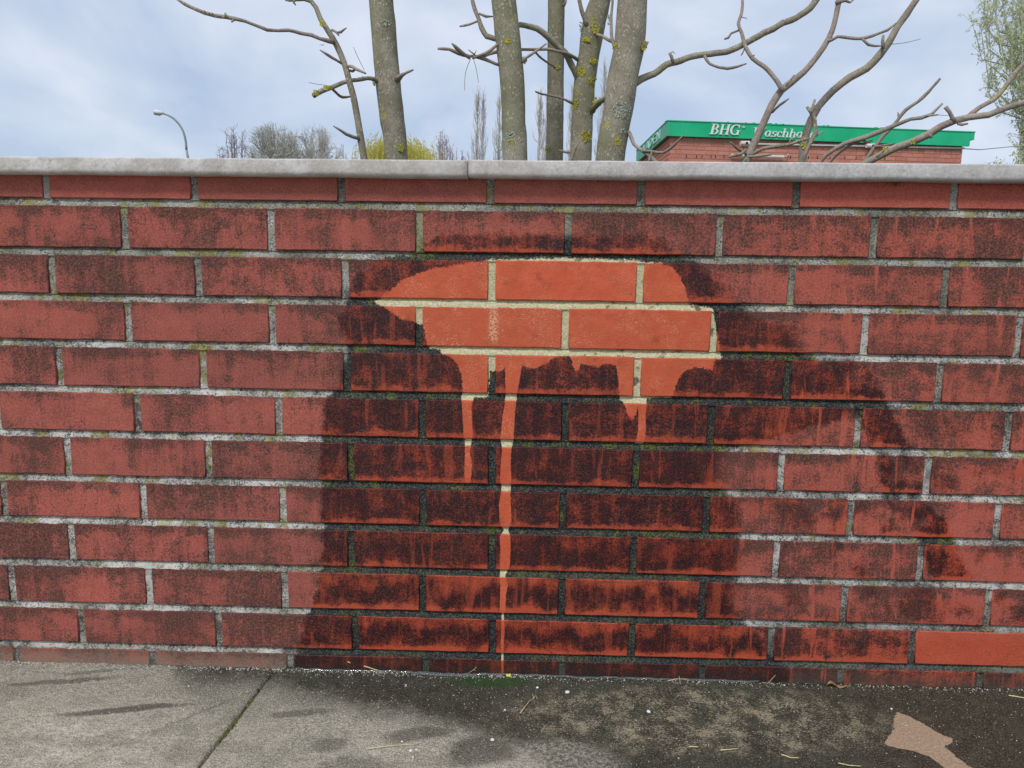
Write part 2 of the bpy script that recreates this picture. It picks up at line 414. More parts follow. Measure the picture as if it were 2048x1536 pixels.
def mortar_nodes(t):
    P = t.pos()
    clean, wet, right, main = stains(t)
    X, Y, Z = t.sep(P)
    g = t.noise(P, 300, 4, 0.9)
    g2 = t.noise(P, 70, 4, 0.7)
    big = t.noise(P, 9, 3, 0.6)
    sp = t.mr(t.m('ADD', t.m('ADD', t.m('MULTIPLY', g, 0.85), t.m('MULTIPLY', g2, 0.40)), t.m('MULTIPLY', big, 0.30)), 0.70, 0.82)
    dark = t.mix(g2, (0.05, 0.048, 0.042), (0.14, 0.134, 0.118))
    lite = t.mix(t.mr(big, 0.35, 0.65), (0.36, 0.345, 0.31), (0.62, 0.60, 0.56))
    dry = t.mix(sp, dark, lite)
    wetc = t.mix(t.mr(g, 0.45, 0.68), (0.010, 0.013, 0.013), (0.14, 0.15, 0.13))
    dry = t.mix(t.m('MULTIPLY', t.mr(Z, wp(1000, 800)[1], wp(1000, 450)[1]), t.mr(g2, 0.40, 0.58, 0.1, 0.55)), dry, (0.13, 0.135, 0.09))
    c = t.mix(wet, dry, wetc)
    lich = t.m('MULTIPLY', t.mr(t.noise(t.vmul(P, (1, 1, 0.6)), 21, 4, 0.65), 0.545, 0.60), t.mr(g, 0.44, 0.54))
    lcol = t.mix(wet, t.mix(g2, (0.24, 0.21, 0.05), (0.38, 0.35, 0.11)), (0.13, 0.15, 0.03))
    zt, zb = wp(1000, 420)[1], wp(1000, 1290)[1]
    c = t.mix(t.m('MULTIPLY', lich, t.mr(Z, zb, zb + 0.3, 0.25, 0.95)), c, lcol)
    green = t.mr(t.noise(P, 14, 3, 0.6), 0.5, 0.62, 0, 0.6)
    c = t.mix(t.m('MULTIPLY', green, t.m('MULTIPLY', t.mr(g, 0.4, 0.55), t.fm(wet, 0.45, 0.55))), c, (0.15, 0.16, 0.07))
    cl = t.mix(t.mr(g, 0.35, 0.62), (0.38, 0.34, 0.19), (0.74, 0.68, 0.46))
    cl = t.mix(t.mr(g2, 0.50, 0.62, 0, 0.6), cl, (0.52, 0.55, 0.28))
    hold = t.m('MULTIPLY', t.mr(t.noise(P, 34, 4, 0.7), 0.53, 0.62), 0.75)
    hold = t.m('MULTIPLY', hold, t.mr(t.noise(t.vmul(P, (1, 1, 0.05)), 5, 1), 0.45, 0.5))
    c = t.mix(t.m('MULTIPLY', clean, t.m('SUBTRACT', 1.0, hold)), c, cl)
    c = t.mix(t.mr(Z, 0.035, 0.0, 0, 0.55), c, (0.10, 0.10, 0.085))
    nb = t.bump(t.m('ADD', t.noise(P, 300, 4, 0.8), t.m('MULTIPLY', g2, 0.8)), 1.0, 0.0022)
    return {'Base Color': c, 'Roughness': t.fm(wet, 0.95, 0.7), 'Normal': nb, 'Specular IOR Level': t.fm(wet, 0.1, 0.25)}
M_mortar = mat('weathered_mortar', mortar_nodes)

def coping_nodes(t):
    P = t.pos()
    n = t.noise(P, 26, 5, 0.7, 0.3); f = t.noise(P, 190, 4, 0.75); b = t.noise(P, 5, 3, 0.6)
    c = t.mix(t.mr(n, 0.38, 0.62), (0.42, 0.385, 0.35), (0.61, 0.59, 0.565))
    X, Y, Z = t.sep(P)
    c = t.mix(t.mr(X, -0.9, 0.9, 0.1, 0.5), c, (0.48, 0.47, 0.48))
    c = t.mix(t.mr(f, 0.5, 0.68, 0, 0.45), c, (0.34, 0.30, 0.27))
    c = t.mix(t.mr(f, 0.46, 0.34, 0, 0.35), c, (0.78, 0.77, 0.75))
    c = t.mix(t.mr(b, 0.45, 0.62, 0, 0.35), c, (0.42, 0.38, 0.33))
    c = t.mix(t.mr(t.m('ABSOLUTE', t.m('SUBTRACT', t.noise(P, 33, 3, 0.5), 0.5)), 0.008, 0.002, 0, 0.35), c, (0.2, 0.18, 0.18))
    return {'Base Color': c, 'Roughness': 0.85, 'Normal': t.bump(t.m('ADD', n, f), 0.5, 0.0015)}
M_coping = mat('cement_coping', coping_nodes)

# ---------------------------------------------------------------- the brick wall
wall = empty('brick_wall', (0, 0.12, 0))
tag(wall, 'low red brick garden wall with a pressure-washed orange patch, drips and pale cement coping', 'wall')
HEADS = {0:(370,[90,387.5,682,981,1283,1594,1910.5]),1:(460,[247.5,541.5,838.5,1136.5,1440,1749]),
2:(560,[103,396,690,983.5,1280.5,1584,1891.5]),3:(650,[255,544,837.5,1130.5,1429,1731.5,2039]),
4:(740,[117.5,405,694,983.5,1275,1576.5,1880]),5:(828,[273.5,556.5,845,1130.5,1423,1718,2019]),
6:(915,[133.5,416,701.5,983.5,1272.5,1564,1858]),7:(1003,[6.5,285,565,846,1126.5,1414,1703,1998]),
8:(1093,[141.5,421,701.5,983.5,1267.5,1554,1843]),9:(1173,[21,296,568.5,845,1124,1405.5,1690.5,1979]),
10:(1258,[161,436.5,710,985,1264,1544,1826.5]),11:(1330,[32.5,305,580,851,1124,1405,1683,1962])}
BEDS = {1:[400,408,415,422,425],2:[499,506.5,515,521,525],3:[592.5,597.5,607.5,617.5,622],4:[685,690,701,715,720],
5:[775,785,793,805,815],6:[865.5,874,884,898,910],7:[954,964,973,988,1000],8:[1039,1048,1058,1073,1088],9:[1124,1133,1146,1160,1173],10:[1210.5,1218,1230.5,1245,1263],11:[1290,1298,1310,1325,1343]}
BX = [0, 500, 1000, 1524, 2024]
bed = {}
for j, ys in BEDS.items():
    pts = [wp(x, y) for x, y in zip(BX, ys)]
    n = 5; mx_ = sum(p[0] for p in pts) / n; mz_ = sum(p[1] for p in pts) / n
    b = sum((p[0]-mx_)*(p[1]-mz_) for p in pts) / sum((p[0]-mx_)**2 for p in pts)
    bed[j] = (mz_ - b * mx_, b)
bed[0] = (GZ - 0.022, 0.0)
bed[12] = (bed[11][0] - 0.0795, bed[11][1])
def bz(j, x): return bed[j][0] + bed[j][1] * max(-1.1, min(1.1, x))
XL = 3.0
joints = {}
for j in range(12):
    y, xs = HEADS[j]
    l = []
    for x in xs:
        py = y + (x - 1000) * 0.017 * (0.6 + j * 0.09)
        l.append(wp(x, py)[0])
    l.sort()
    while l[0] > -XL: l.insert(0, l[0] - 0.2505 + R.uniform(-.002, .002))
    while l[-1] < XL: l.append(l[-1] + 0.2505 + R.uniform(-.002, .002))
    joints[j] = l
JW = 0.0118
def brick_mesh(k):
    rr = random.Random(k)
    nx, nz = 10, 3
    ring = []
    for i in range(nx): ring.append((-0.5 + i / nx, -0.5, 0))
    for i in range(nz): ring.append((0.5, -0.5 + i / nz, 1))
    for i in range(nx): ring.append((0.5 - i / nx, 0.5, 2))
    for i in range(nz): ring.append((-0.5, 0.5 - i / nz, 3))
    W, H = 0.2385, 0.0675
    vs = []; N = len(ring)
    outer = []
    for (x, z, sd_) in ring:
        ox, oz = rr.uniform(-.0006, .0006) / W, rr.uniform(-.0006, .0005) / H
        outer.append((x + ox, z + oz))
    def inset(p, d): return (p[0] - math.copysign(d / W, p[0]) * (abs(p[0]) > 0.5 - 0.02), p[1] - math.copysign(d / H, p[1]) * (abs(p[1]) > 0.5 - 0.06))
    for p in outer: vs.append((p[0], 0.06, p[1]))                       # back edge
    for p in outer: vs.append((p[0], 0.0022, p[1]))
    for p in outer: q = inset(p, 0.0009); vs.append((q[0], 0.0006, q[1]))
    for p in outer: q = inset(p, 0.0019); vs.append((q[0], 0.0, q[1]))
    fs = []
    for r in range(3):
        for i in range(N):
            i2 = (i + 1) % N
            fs.append((r*N+i, r*N+i2, (r+1)*N+i2, (r+1)*N+i))
    fs.append(tuple(3*N + i for i in range(N)))
    me = bpy.data.meshes.new('brick'); me.from_pydata(vs, [], fs)
    me.materials.append(M_brick)
    me.polygons.foreach_set('use_smooth', [True] * (len(fs) - 1) + [False])
    me.update()
    return me
BM = [brick_mesh(k) for k in range(6)]
def to_px(x, z):
    d = CM.transposed() @ (Vector((x, 0, z)) - CAM)
    return 1024 + F * d.x / d.y, 768 - F * d.z / d.y
for j in range(12):
    js = joints[j]
    for a, b in zip(js[:-1], js[1:]):
        cx = (a + b) / 2
        hb = 0.0062
        zt = bz(j, cx) - hb if j else GZ - 0.028
        zb = bz(j + 1, cx) + hb
        w, h = b - a - JW, zt - zb
        o = bpy.data.objects.new('brick', R.choice(BM))
        col.objects.link(o)
        o.parent = wall
        sl_ = (bed[j][1] + bed[j+1][1]) / 2 if abs(cx) < 1.1 else 0
        o.location = Vector((cx, R.uniform(-0.0008, 0.0008), (zt + zb) / 2)) - Vector(wall.location)
        o.rotation_euler = (R.uniform(-.004, .004), -math.atan(sl_), R.uniform(-.002, .002))
        o.scale = (w, 1, h)
        px, py = to_px(cx, (zt + zb) / 2)
        # dirt amount, tone, horizontal band
        amt = 0.56 + R.uniform(-.08, .10); tone = R.random(); bnd = 0.0
        if j == 0: amt = 0.10 + R.uniform(0, .06)
        elif j == 1: amt = 0.56 + R.uniform(-.05, .08)
        elif j == 2: amt = 0.64 + R.uniform(-.05, .08)
        elif j in (3,): amt = 0.50 + R.uniform(-.06, .06)
        elif j >= 8 and px < 640: amt = 0.66
        elif j in (5, 6) and px < 500: amt = 0.47
        if j >= 4 and 640 < px < 1440:
            if px > 1200: amt = 0.6
            if j >= 9: bnd = 1.0 if px > 700 else 0.3
            if j == 8: bnd = 0.35
        elif j >= 2 and px >= 1400:
            amt = 0.56 + R.uniform(-.08, .08)
            if j == 2: amt = 0.66
            if j >= 9: amt = 0.62
            if j == 10: amt = 0.60; bnd = 0.8
        if j == 10 and 1830 < px < 2150: amt = 0.12; tone = 0.0
        if j == 11: amt = 0.85 if 600 < px < 1750 else 0.5; bnd = 0
        o.color = (max(0, min(1, amt)), tone, bnd, 1)
# mortar: struck joints, rough, all in one mesh
def mortar_y(u, x, z):                         # u = 0 lower edge .. 1 upper edge
    return 0.0014 + 0.0072 * u ** 1.5 + 0.0016 * noise.noise(Vector((x * 130, z * 130, 3))) + 0.0012 * noise.noise(Vector((x * 33, z * 33, 9)))
mb = MB()
def strip_h(j):
    n = int(2 * XL / 0.005); m = 6
    vs = []; fs = []
    for i in range(n + 1):
        x = -XL + 2 * XL * i / n
        c = bz(j, x)
        for k in range(m + 1):
            u = k / m
            z = c + (u - 0.5) * 0.0160
            vs.append((x, mortar_y(u, x, z), z))
    for i in range(n):
        for k in range(m):
            a = i * (m + 1) + k
            fs.append((a, a + m + 1, a + m + 2, a + 1))
    mb.add(vs, fs)
for j in range(1, 12): strip_h(j)
for j in range(12):
    for x in joints[j]:
        if abs(x) > XL - 0.02: continue
        z0 = bz(j + 1, x) + 0.005; z1 = (bz(j, x) - 0.005) if j else GZ - 0.03
        n, m = 14, 5
        vs = []; fs = []
        for i in range(n + 1):
            z = z0 + (z1 - z0) * i / n
            for k in range(m + 1):
                u = k / m; xx = x + (u - 0.5) * 0.0165
                vs.append((xx, mortar_y(0.35 - 0.25 * abs(u - 0.5), xx, z) + 0.0012, z))
        for i in range(n):
            for k in range(m):
                a = i * (m + 1) + k
                fs.append((a, a + 1, a + m + 2, a + m + 1))
        mb.add(vs, fs)
mb.build('mortar', M_mortar, wall, smooth=True, kind=None)
mb = MB(); mb.box((-XL, 0.0135, -0.15), (XL, 0.2405, GZ - 0.0285))
mb.build('wall_core', M_mortar, wall)
# coping: cement slabs with a rounded nose
def coping(x0, x1, dz, sd_):
    mb = MB()
    n = max(2, int((x1 - x0) / 0.012))
    prof = []
    yf, yb, zb, zt = -0.025, 0.265, GZ - 0.0338, GZ - 0.0068
    r1, r2 = 0.0028, 0.0075
    for k in range(5): a = -pi/2 - k/4*pi/2; prof.append((yf + r2 + r2*cos(a), zb + r2 + r2*sin(a)))
    for k in range(5): a = pi - k/4*pi/2; prof.append((yf + r1 + r1*cos(a), zt - r1 + r1*sin(a)))
    prof += [(0.12, zt + 0.001), (yb - 0.005, zt), (yb, zt - 0.005), (yb, zb), (0.02, zb)]
    m = len(prof); vs = []
    for i in range(n + 1):
        x = x0 + (x1 - x0) * i / n
        e = min(x - x0, x1 - x)
        rd = 0.0015 * max(0, 1 - e / 0.006)
        for (y, z) in prof:
            w = noise.noise(Vector((x * 9, sd_, z * 20)))
            w2 = noise.noise(Vector((x * 60, y * 60, z * 60 + sd_)))
            lowb = 1 if z < zb + 0.01 else 0.35
            vs.append((x, y + rd - 0.0011 * w - 0.0006 * w2 * (y < 0), z + dz + (0.0016 * w + 0.0005 * w2) * lowb))
    fs = [(i*m+k, (i+1)*m+k, (i+1)*m+(k+1) % m, i*m+(k+1) % m) for i in range(n) for k in range(m)]
    fs.append(tuple(range(m))); fs.append(tuple(n*m + k for k in range(m-1, -1, -1)))
    mb.add(vs, fs)
    return mb.build('coping_stone', M_coping, wall, smooth=True)
xj = at(935, 335, -0.03).x
for k, dz in ((-2, 0.0), (-1, -0.0002), (0, 0.0005), (1, 0.0)):
    coping(xj + k * 1.5 + 0.0007, xj + (k + 1) * 1.5 - 0.0007, dz, 3.1 * k + 20)
mb = MB(); mb.box((-XL + 0.05, -0.019, GZ - 0.0305), (XL - 0.05, 0.26, GZ - 0.0105))
mb.build('coping_bed', M_mortar, wall)

# ---------------------------------------------------------------- ground
def gp(px, py):
    p = on_ground(px, py); return p.x, p.y
def ground_nodes(t):
    P = t.pos(); X, Y, Z = t.sep(P)
    A = t.noise(P, 7, 5, 0.65); B = t.noise(P, 34, 5, 0.72); C = t.noise(P, 260, 3, 0.75); D = t.noise(P, 750, 2, 0.7)
    streak = t.noise(t.vmul(t.vadd(P, (0.2, 0, 0)), (1, 2.6, 1)), 11, 4, 0.62)
    pale = t.mix(t.mr(A, 0.35, 0.65), (0.42, 0.385, 0.30), (0.62, 0.575, 0.475))
    pale = t.mix(t.mr(streak, 0.5, 0.62, 0, 0.55), pale, (0.25, 0.235, 0.19))
    pale = t.mix(t.mr(B, 0.5, 0.62, 0, 0.5), pale, (0.27, 0.25, 0.19))
    E_ = t.noise(t.vmul(P, (1, 1.5, 1)), 90, 6, 0.85)
    pale = t.mix(t.mr(E_, 0.46, 0.60, 0, 0.75), pale, (0.17, 0.155, 0.115))
    pale = t.mix(t.mr(D, 0.52, 0.66, 0, 0.6), pale, (0.72, 0.68, 0.58))
    dg = t.m('ADD', t.mr(Y, -0.26, -0.03, 0, 0.75), t.m('MULTIPLY', t.mr(X, -0.62, -0.30), 0.35))
    dg = t.m('MULTIPLY', dg, t.mr(t.m('ADD', t.m('MULTIPLY', A, 0.5), t.m('MULTIPLY', E_, 0.5)), 0.36, 0.56, 0.35, 1.0), clamp=True)
    pale = t.mix(dg, pale, t.mix(t.mr(D, 0.42, 0.60), (0.13, 0.125, 0.095), (0.30, 0.29, 0.235)))
    pale = t.mix(t.mr(t.noise(t.vadd(P, (3, 1, 0)), 4.5, 5, 0.7), 0.48, 0.62, 0, 0.55), pale, (0.17, 0.165, 0.125))
    gs_ = t.noise(P, 380, 2, 0.9)
    pale = t.mix(t.mr(gs_, 0.52, 0.62, 0, 0.45), pale, (0.09, 0.085, 0.065))
    pale = t.mix(t.mr(gs_, 0.46, 0.38, 0, 0.50), pale, (0.74, 0.70, 0.60))
    # wet depth out from the wall
    def warp(v, i, a):
        n = t.sep(t.noise(P, 13, 4, 0.65, out='Color'))
        return t.m('ADD', v, t.m('MULTIPLY', t.m('SUBTRACT', n[i], 0.5), a))
    Xw, Yw = warp(X, 0, 0.10), warp(Y, 1, 0.09)
    edge = [(-40,1322),(330,1336),(345,1352),(400,1372),(480,1372),(560,1376),(600,1395),(680,1412),(760,1436),(850,1448),(930,1470),(1010,1500),(1080,1540)]
    cv = [gp(*p) for p in edge] + [(0.3, -0.6), (0.5, -1.6), (3, -1.7)]
    wy = t.curve(Xw, cv)
    wet = t.mr(t.m('ADD', t.m('SUBTRACT', Yw, wy), t.m('MULTIPLY', t.m('SUBTRACT', t.noise(P, 110, 5, 0.85), 0.5), 0.09)), -0.03, 0.06)
    # soft blotches farther out
    for (px, py, rx, ry, k) in ((830,1470,.055,.02,.6),(600,1425,.05,.012,.55),(660,1490,.04,.02,.45),(1075,1460,.07,.025,.8),(250,1418,.10,.010,.75),(130,1362,.09,.008,.6),(180,1345,.06,.006,.5),(700,1536,.05,.03,.5),(960,1500,.06,.04,.7)):
        x, y = gp(px, py)
        dx = t.m('DIVIDE', t.m('SUBTRACT', Xw, x), rx)
        dy = t.m('DIVIDE', t.m('SUBTRACT', t.m('SUBTRACT', warp(Y, 1, 0.03), y), t.m('MULTIPLY', t.m('SUBTRACT', X, x), 0.22)), ry)
        q = t.m('ADD', t.m('MULTIPLY', dx, dx), t.m('MULTIPLY', dy, dy))
        wet = t.m('MAXIMUM', wet, t.mr(q, 1.5, 0.35, 0, k))
    wetc = t.mix(t.mr(A, 0.4, 0.6), (0.042, 0.038, 0.027), (0.048, 0.050, 0.034))
    wetc = t.mix(t.mr(X, 0.45, 0.8), wetc, (0.050, 0.038, 0.025))
    wetc = t.mix(t.mr(gs_, 0.43, 0.34, 0, 0.8), wetc, (0.24, 0.23, 0.17))
    wetc = t.mix(t.mr(gs_, 0.50, 0.58, 0, 0.8), wetc, (0.018, 0.018, 0.012))
    wetc = t.mix(t.mr(B, 0.46, 0.62, 0, 0.35), wetc, (0.085, 0.082, 0.056))
    # moss film by the drip
    x, y = gp(985, 1362)
    dx = t.m('DIVIDE', t.m('SUBTRACT', X, x), .07); dy = t.m('DIVIDE', t.m('SUBTRACT', Y, y), .022)
    q = t.m('ADD', t.m('MULTIPLY', dx, dx), t.m('MULTIPLY', dy, dy))
    wetc = t.mix(t.mr(q, 1.6, 0.2, 0, 0.8), wetc, (0.022, 0.055, 0.012))
    # algae flecks half scrubbed off
    x, y = gp(1400, 1440)
    dx = t.m('DIVIDE', t.m('SUBTRACT', Xw, x), .36); dy = t.m('DIVIDE', t.m('SUBTRACT', Yw, y), .105)
    q = t.m('ADD', t.m('MULTIPLY', dx, dx), t.m('MULTIPLY', dy, dy))
    fl = t.m('MULTIPLY', t.mr(q, 1.3, 0.3), t.mr(t.m('ADD', t.m('MULTIPLY', t.noise(t.vmul(P, (1, 1.4, 1)), 230, 4, 0.95), 0.75), t.m('MULTIPLY', t.noise(P, 24, 4, 0.75), 0.5)), 0.635, 0.69))
    wetc = t.mix(t.m('MULTIPLY', fl, 0.75), wetc, (0.40, 0.345, 0.24))
    # sky glare on the wet slab, painted in as a pale spot
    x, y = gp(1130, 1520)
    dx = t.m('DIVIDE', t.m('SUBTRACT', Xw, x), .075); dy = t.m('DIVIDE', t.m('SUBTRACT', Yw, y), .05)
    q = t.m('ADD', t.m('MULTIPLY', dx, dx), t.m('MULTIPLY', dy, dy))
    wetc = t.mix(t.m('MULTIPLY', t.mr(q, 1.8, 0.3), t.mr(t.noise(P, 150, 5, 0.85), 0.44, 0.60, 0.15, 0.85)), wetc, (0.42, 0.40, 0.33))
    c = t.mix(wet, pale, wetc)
    # dry washed blot, lower right
    SH = [(1424,1793,1797),(1432,1789,1822),(1440,1786,1835),(1450,1786,1852),(1460,1788,1868),(1468,1784,1885),(1474,1778,1904),(1483,1772,1904),(1490,1768,1890),(1497,1790,1897),(1503,1825,1904),(1513,1856,1914),(1525,1873,1930),(1537,1890,1950),(1570,1945,2010),(1630,2030,2050),(1650,2052,2056)]
    nn = t.sep(t.noise(P, 60, 4, 0.7, out='Color'))
    Xs = t.m('ADD', X, t.m('MULTIPLY', t.m('SUBTRACT', nn[0], 0.5), 0.012)); Ys = t.m('ADD', Y, t.m('MULTIPLY', t.m('SUBTRACT', nn[1], 0.5), 0.010))
    yx = [(gp(l, y), gp(r, y)) for y, l, r in SH]
    le = t.curve(Ys, [((a[1] + b[1]) / 2, a[0]) for a, b in yx]); re_ = t.curve(Ys, [((a[1] + b[1]) / 2, b[0]) for a, b in yx])
    d = t.m('MINIMUM', t.m('SUBTRACT', Xs, le), t.m('SUBTRACT', re_, Xs))
    blot = t.m('MULTIPLY', t.mr(d, 0.0, 0.0025), t.m('MULTIPLY', t.m('LESS_THAN', Ys, yx[0][0][1]), t.m('GREATER_THAN', Ys, yx[-1][0][1])))
    c = t.mix(blot, c, t.mix(t.mr(C, 0.35, 0.65), (0.33, 0.225, 0.15), (0.45, 0.33, 0.235)))
    wet = t.m('MULTIPLY', wet, t.m('SUBTRACT', 1.0, blot))
    # grit
    g = t.m('MULTIPLY', t.mr(t.voro(P, 210), 0.17, 0.07), t.mr(t.noise(P, 90, 2), 0.46, 0.60))
    g = t.m('MULTIPLY', g, t.m('SUBTRACT', 1.0, t.m('MULTIPLY', blot, 0.8)))
    c = t.mix(t.m('MULTIPLY', g, t.fm(wet, 0.55, 0.55)), c, (0.62, 0.60, 0.50))
    nb = t.bump(t.m('ADD', t.m('MULTIPLY', C, 1.0), t.m('MULTIPLY', B, 0.8)), 0.9, 0.0028)
    nb = t.bump(g, 0.5, 0.0015, nb)
    return {'Base Color': c, 'Roughness': t.fm(wet, 0.93, t.mr(B, 0.35, 0.6, 0.42, 0.7)), 'Normal': nb, 'Specular IOR Level': t.fm(wet, 0.1, 0.32)}
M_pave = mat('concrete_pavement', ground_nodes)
M_joint = simple('joint_soil', (0.03, 0.028, 0.02), (0.07, 0.06, 0.035), 60)
M_moss = simple('moss', (0.05, 0.06, 0.018), (0.13, 0.135, 0.04), 300, bump=0.5)
M_grass = simple('rough_grass', (0.035, 0.06, 0.018), (0.09, 0.10, 0.035), 3, detail=8)
mb = MB(); mb.add([(-900, -900, -0.06), (900, -900, -0.06), (900, 1500, -0.06), (-900, 1500, -0.06)], [(0, 1, 2, 3)])
tag(mb.build('ground', M_grass), kind='structure')
# slabs: outlines in ground coordinates, split by the mossy joint and the fine crack
ja = Vector((*gp(549, 1341), 0)); jb = Vector((*gp(397, 1536), 0)); ka = Vector((*gp(500, 1385), 0)); kb = Vector((*gp(130, 1530), 0))
jd = (jb - ja).normalized(); jfar = ja + jd * 6; jnear = ja - jd * ((ja.y - 0.012) / jd.y)
hit = ja + jd * 0.055
kd = (kb - hit).normalized(); kfar = hit + kd * 6
pave = tag(empty('pavement', (0, -1, 0)), kind='structure')
def inside(p, poly):
    c = False; n = len(poly)
    for i in range(n):
        x1, y1 = poly[i]; x2, y2 = poly[(i+1) % n]
        if (y1 > p[1]) != (y2 > p[1]) and p[0] < (x2-x1) * (p[1]-y1) / (y2-y1) + x1: c = not c
    return c
def hgt(x, y):
    h = 0.0016 * noise.noise(Vector((x * 9, y * 9, 0))) + 0.0010 * noise.noise(Vector((x * 60, y * 60, 5)))
    h += 0.004 * max(0, 1 - (-y) / 0.03) * (0.6 + 0.6 * noise.noise(Vector((x * 40, 0, 2))))
    return h
def slab(poly):
    """poly: 2D outline, turned into a slab of 6 cm with a fine top grid near the camera"""
    import bmesh
    bm = bmesh.new()
    vs = [bm.verts.new((x, y, 0)) for x, y in poly]
    f = bm.faces.new(vs)
    if f.normal.z < 0: bmesh.ops.reverse_faces(bm, faces=[f])
    xs = [p[0] for p in poly]; ys = [p[1] for p in poly]
    def cuts(a, b, fa, fb, st):
        r = []; v = fa
        while v < fb:
            if a < v < b: r.append(v)
            v += st
        return r
    for x in cuts(min(xs), max(xs), -1.15, 1.15, 0.012):
        bmesh.ops.bisect_plane(bm, geom=bm.verts[:] + bm.edges[:] + bm.faces[:], plane_co=(x, 0, 0), plane_no=(1, 0, 0), dist=1e-5)
    for y in cuts(min(ys), max(ys), -0.55, 0.0, 0.012):
        bmesh.ops.bisect_plane(bm, geom=bm.verts[:] + bm.edges[:] + bm.faces[:], plane_co=(0, y, 0), plane_no=(0, 1, 0), dist=1e-5)
    bnd = [e for e in bm.edges if e.is_boundary]
    bv = {v for e in bnd for v in e.verts}
    for v in bm.verts:
        v.co.z = hgt(v.co.x, v.co.y) - (0.002 if v in bv and v.co.y < 0.0 else 0)
    r = bmesh.ops.extrude_edge_only(bm, edges=bnd)
    for g in r['geom']:
        if isinstance(g, bmesh.types.BMVert): g.co.z = -0.055
    me = bpy.data.meshes.new('paving_slab'); bm.to_mesh(me); bm.free()
    me.materials.append(M_pave)
    me.polygons.foreach_set('use_smooth', [True] * len(me.polygons))
    o = bpy.data.objects.new('paving_slab', me); col.objects.link(o); o.parent = pave
    o.matrix_parent_inverse = Matrix.Translation(-Vector(pave.location))
    return o
g1 = Vector((jd.y, -jd.x, 0)) * 0.0014; g2 = Vector((kd.y, -kd.x, 0)) * 0.0007
if g1.x > 0: g1 = -g1
if g2.x > 0: g2 = -g2
def v2(v): return (v.x, v.y)
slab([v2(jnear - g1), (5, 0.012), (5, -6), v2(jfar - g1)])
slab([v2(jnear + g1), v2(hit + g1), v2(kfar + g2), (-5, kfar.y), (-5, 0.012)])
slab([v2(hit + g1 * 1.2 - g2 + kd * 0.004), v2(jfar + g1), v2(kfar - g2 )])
mb = MB(); mb.add([(-5.2, -6.2, -0.03), (5.2, -6.2, -0.03), (5.2, 0.012, -0.03), (-5.2, 0.012, -0.03)], [(0,1,2,3)])
mb.box((-5, -6, -0.0545), (5, 0.010, -0.031))
mb.build('joint_bed', M_joint, pave)
# moss cushions in the joint
mb = MB(); rr = random.Random(5)
def cushion(mb, c, r, h, n=7):
    vs = [c + Vector((cos(2*pi*k/n) * r * rr.uniform(.8, 1.2), sin(2*pi*k/n) * r * rr.uniform(.8, 1.2), -0.002)) for k in range(n)]
    vs += [c + Vector((cos(2*pi*k/n) * r * .6, sin(2*pi*k/n) * r * .6, h * rr.uniform(.6, 1))) for k in range(n)] + [c + Vector((0, 0, h))]
    fs = [(k, (k+1) % n, n+(k+1) % n, n+k) for k in range(n)] + [(n+k, n+(k+1) % n, 2*n) for k in range(n)]
    mb.add(vs, fs)
for i in range(420):
    s = rr.uniform(0.05, 0.62)
    dens = noise.noise(Vector((s * 14, 1, 2))) + 0.45 * (0.14 < s < 0.5)
    if dens < 0.16: continue
    c = ja + jd * s + g1 * rr.uniform(-1.6, 1.6); c.z = -0.001
    cushion(mb, c, rr.uniform(.0010, .0034), rr.uniform(.001, .003))
mb.build('joint_moss', M_moss, pave, smooth=True, kind='stuff')
# loose grit lying against the wall foot and over the slabs
M_grit = simple('pale_grit', (0.30, 0.29, 0.25), (0.66, 0.64, 0.56), 200)
mb = MB(); rr = random.Random(9)
def stone(mb, c, r, flat=0.7):
    q = Euler((rr.uniform(0, 6), rr.uniform(0, 6), rr.uniform(0, 6))).to_matrix()
    vs = [Vector(v) for v in ((1,0,0),(-1,0,0),(0,1,0),(0,-1,0),(0,0,1),(0,0,-1))]
    vs = [q @ (v * r * rr.uniform(.65, 1.25)) for v in vs]
    vs = [c + Vector((v.x, v.y, v.z * flat)) for v in vs]
    mb.add(vs, [(0,2,4),(2,1,4),(1,3,4),(3,0,4),(2,0,5),(1,2,5),(3,1,5),(0,3,5)])
for i in range(9000):
    x = rr.uniform(-1.1, 1.15)
    if rr.random() < 0.28: y = -abs(rr.gauss(0, 0.006)) - 0.002; r = rr.uniform(.0004, .0016)
    else: y = -rr.random() * 0.5; r = rr.uniform(.0004, .0012) * (1.6 if rr.random() < .04 else 1)
    if x > 0.1 and rr.random() < 0.55: continue
    stone(mb, Vector((x, y, hgt(x, y) + r * 0.3)), r)
tag(mb.build('grit', M_grit), 'fine pale grit strewn along the foot of the brick wall and over the slabs', 'grit', kind='stuff')

# film of water lying along the wall foot
M_water = mat('water_film', None, (0.55, 0.6, 0.62), 0.06, 0.5)
M_water.node_tree.nodes['Principled BSDF'].inputs['Transmission Weight'].default_value = 0.85
M_water.node_tree.nodes['Principled BSDF'].inputs['IOR'].default_value = 1.33
mb = MB(); xa, xb = wp(585, 1335)[0], wp(1520, 1370)[0]
n = 260; vs = []; fs = []
for i in range(n + 1):
    x = xa + (xb - xa) * i / n
    w = 0.0026 + 0.0022 * max(0, noise.noise(Vector((x * 22, 4, 1)))) + (0.004 if -0.14 < x < -0.03 else 0)
    w *= min(1, i / 8, (n - i) / 8) + 0.05
    z = hgt(x, -0.003)
    for k in range(5):
        a = pi * k / 4
        vs.append((x, 0.001 - w * (1 - cos(a)) / 2 * 1.6, z + 0.0004 + 0.0022 * sin(a)))
for i in range(n):
    for k in range(4): fs.append((i*5+k, i*5+k+1, (i+1)*5+k+1, (i+1)*5+k))
mb.add(vs, fs); tag(mb.build('water', M_water, smooth=True), kind='structure')

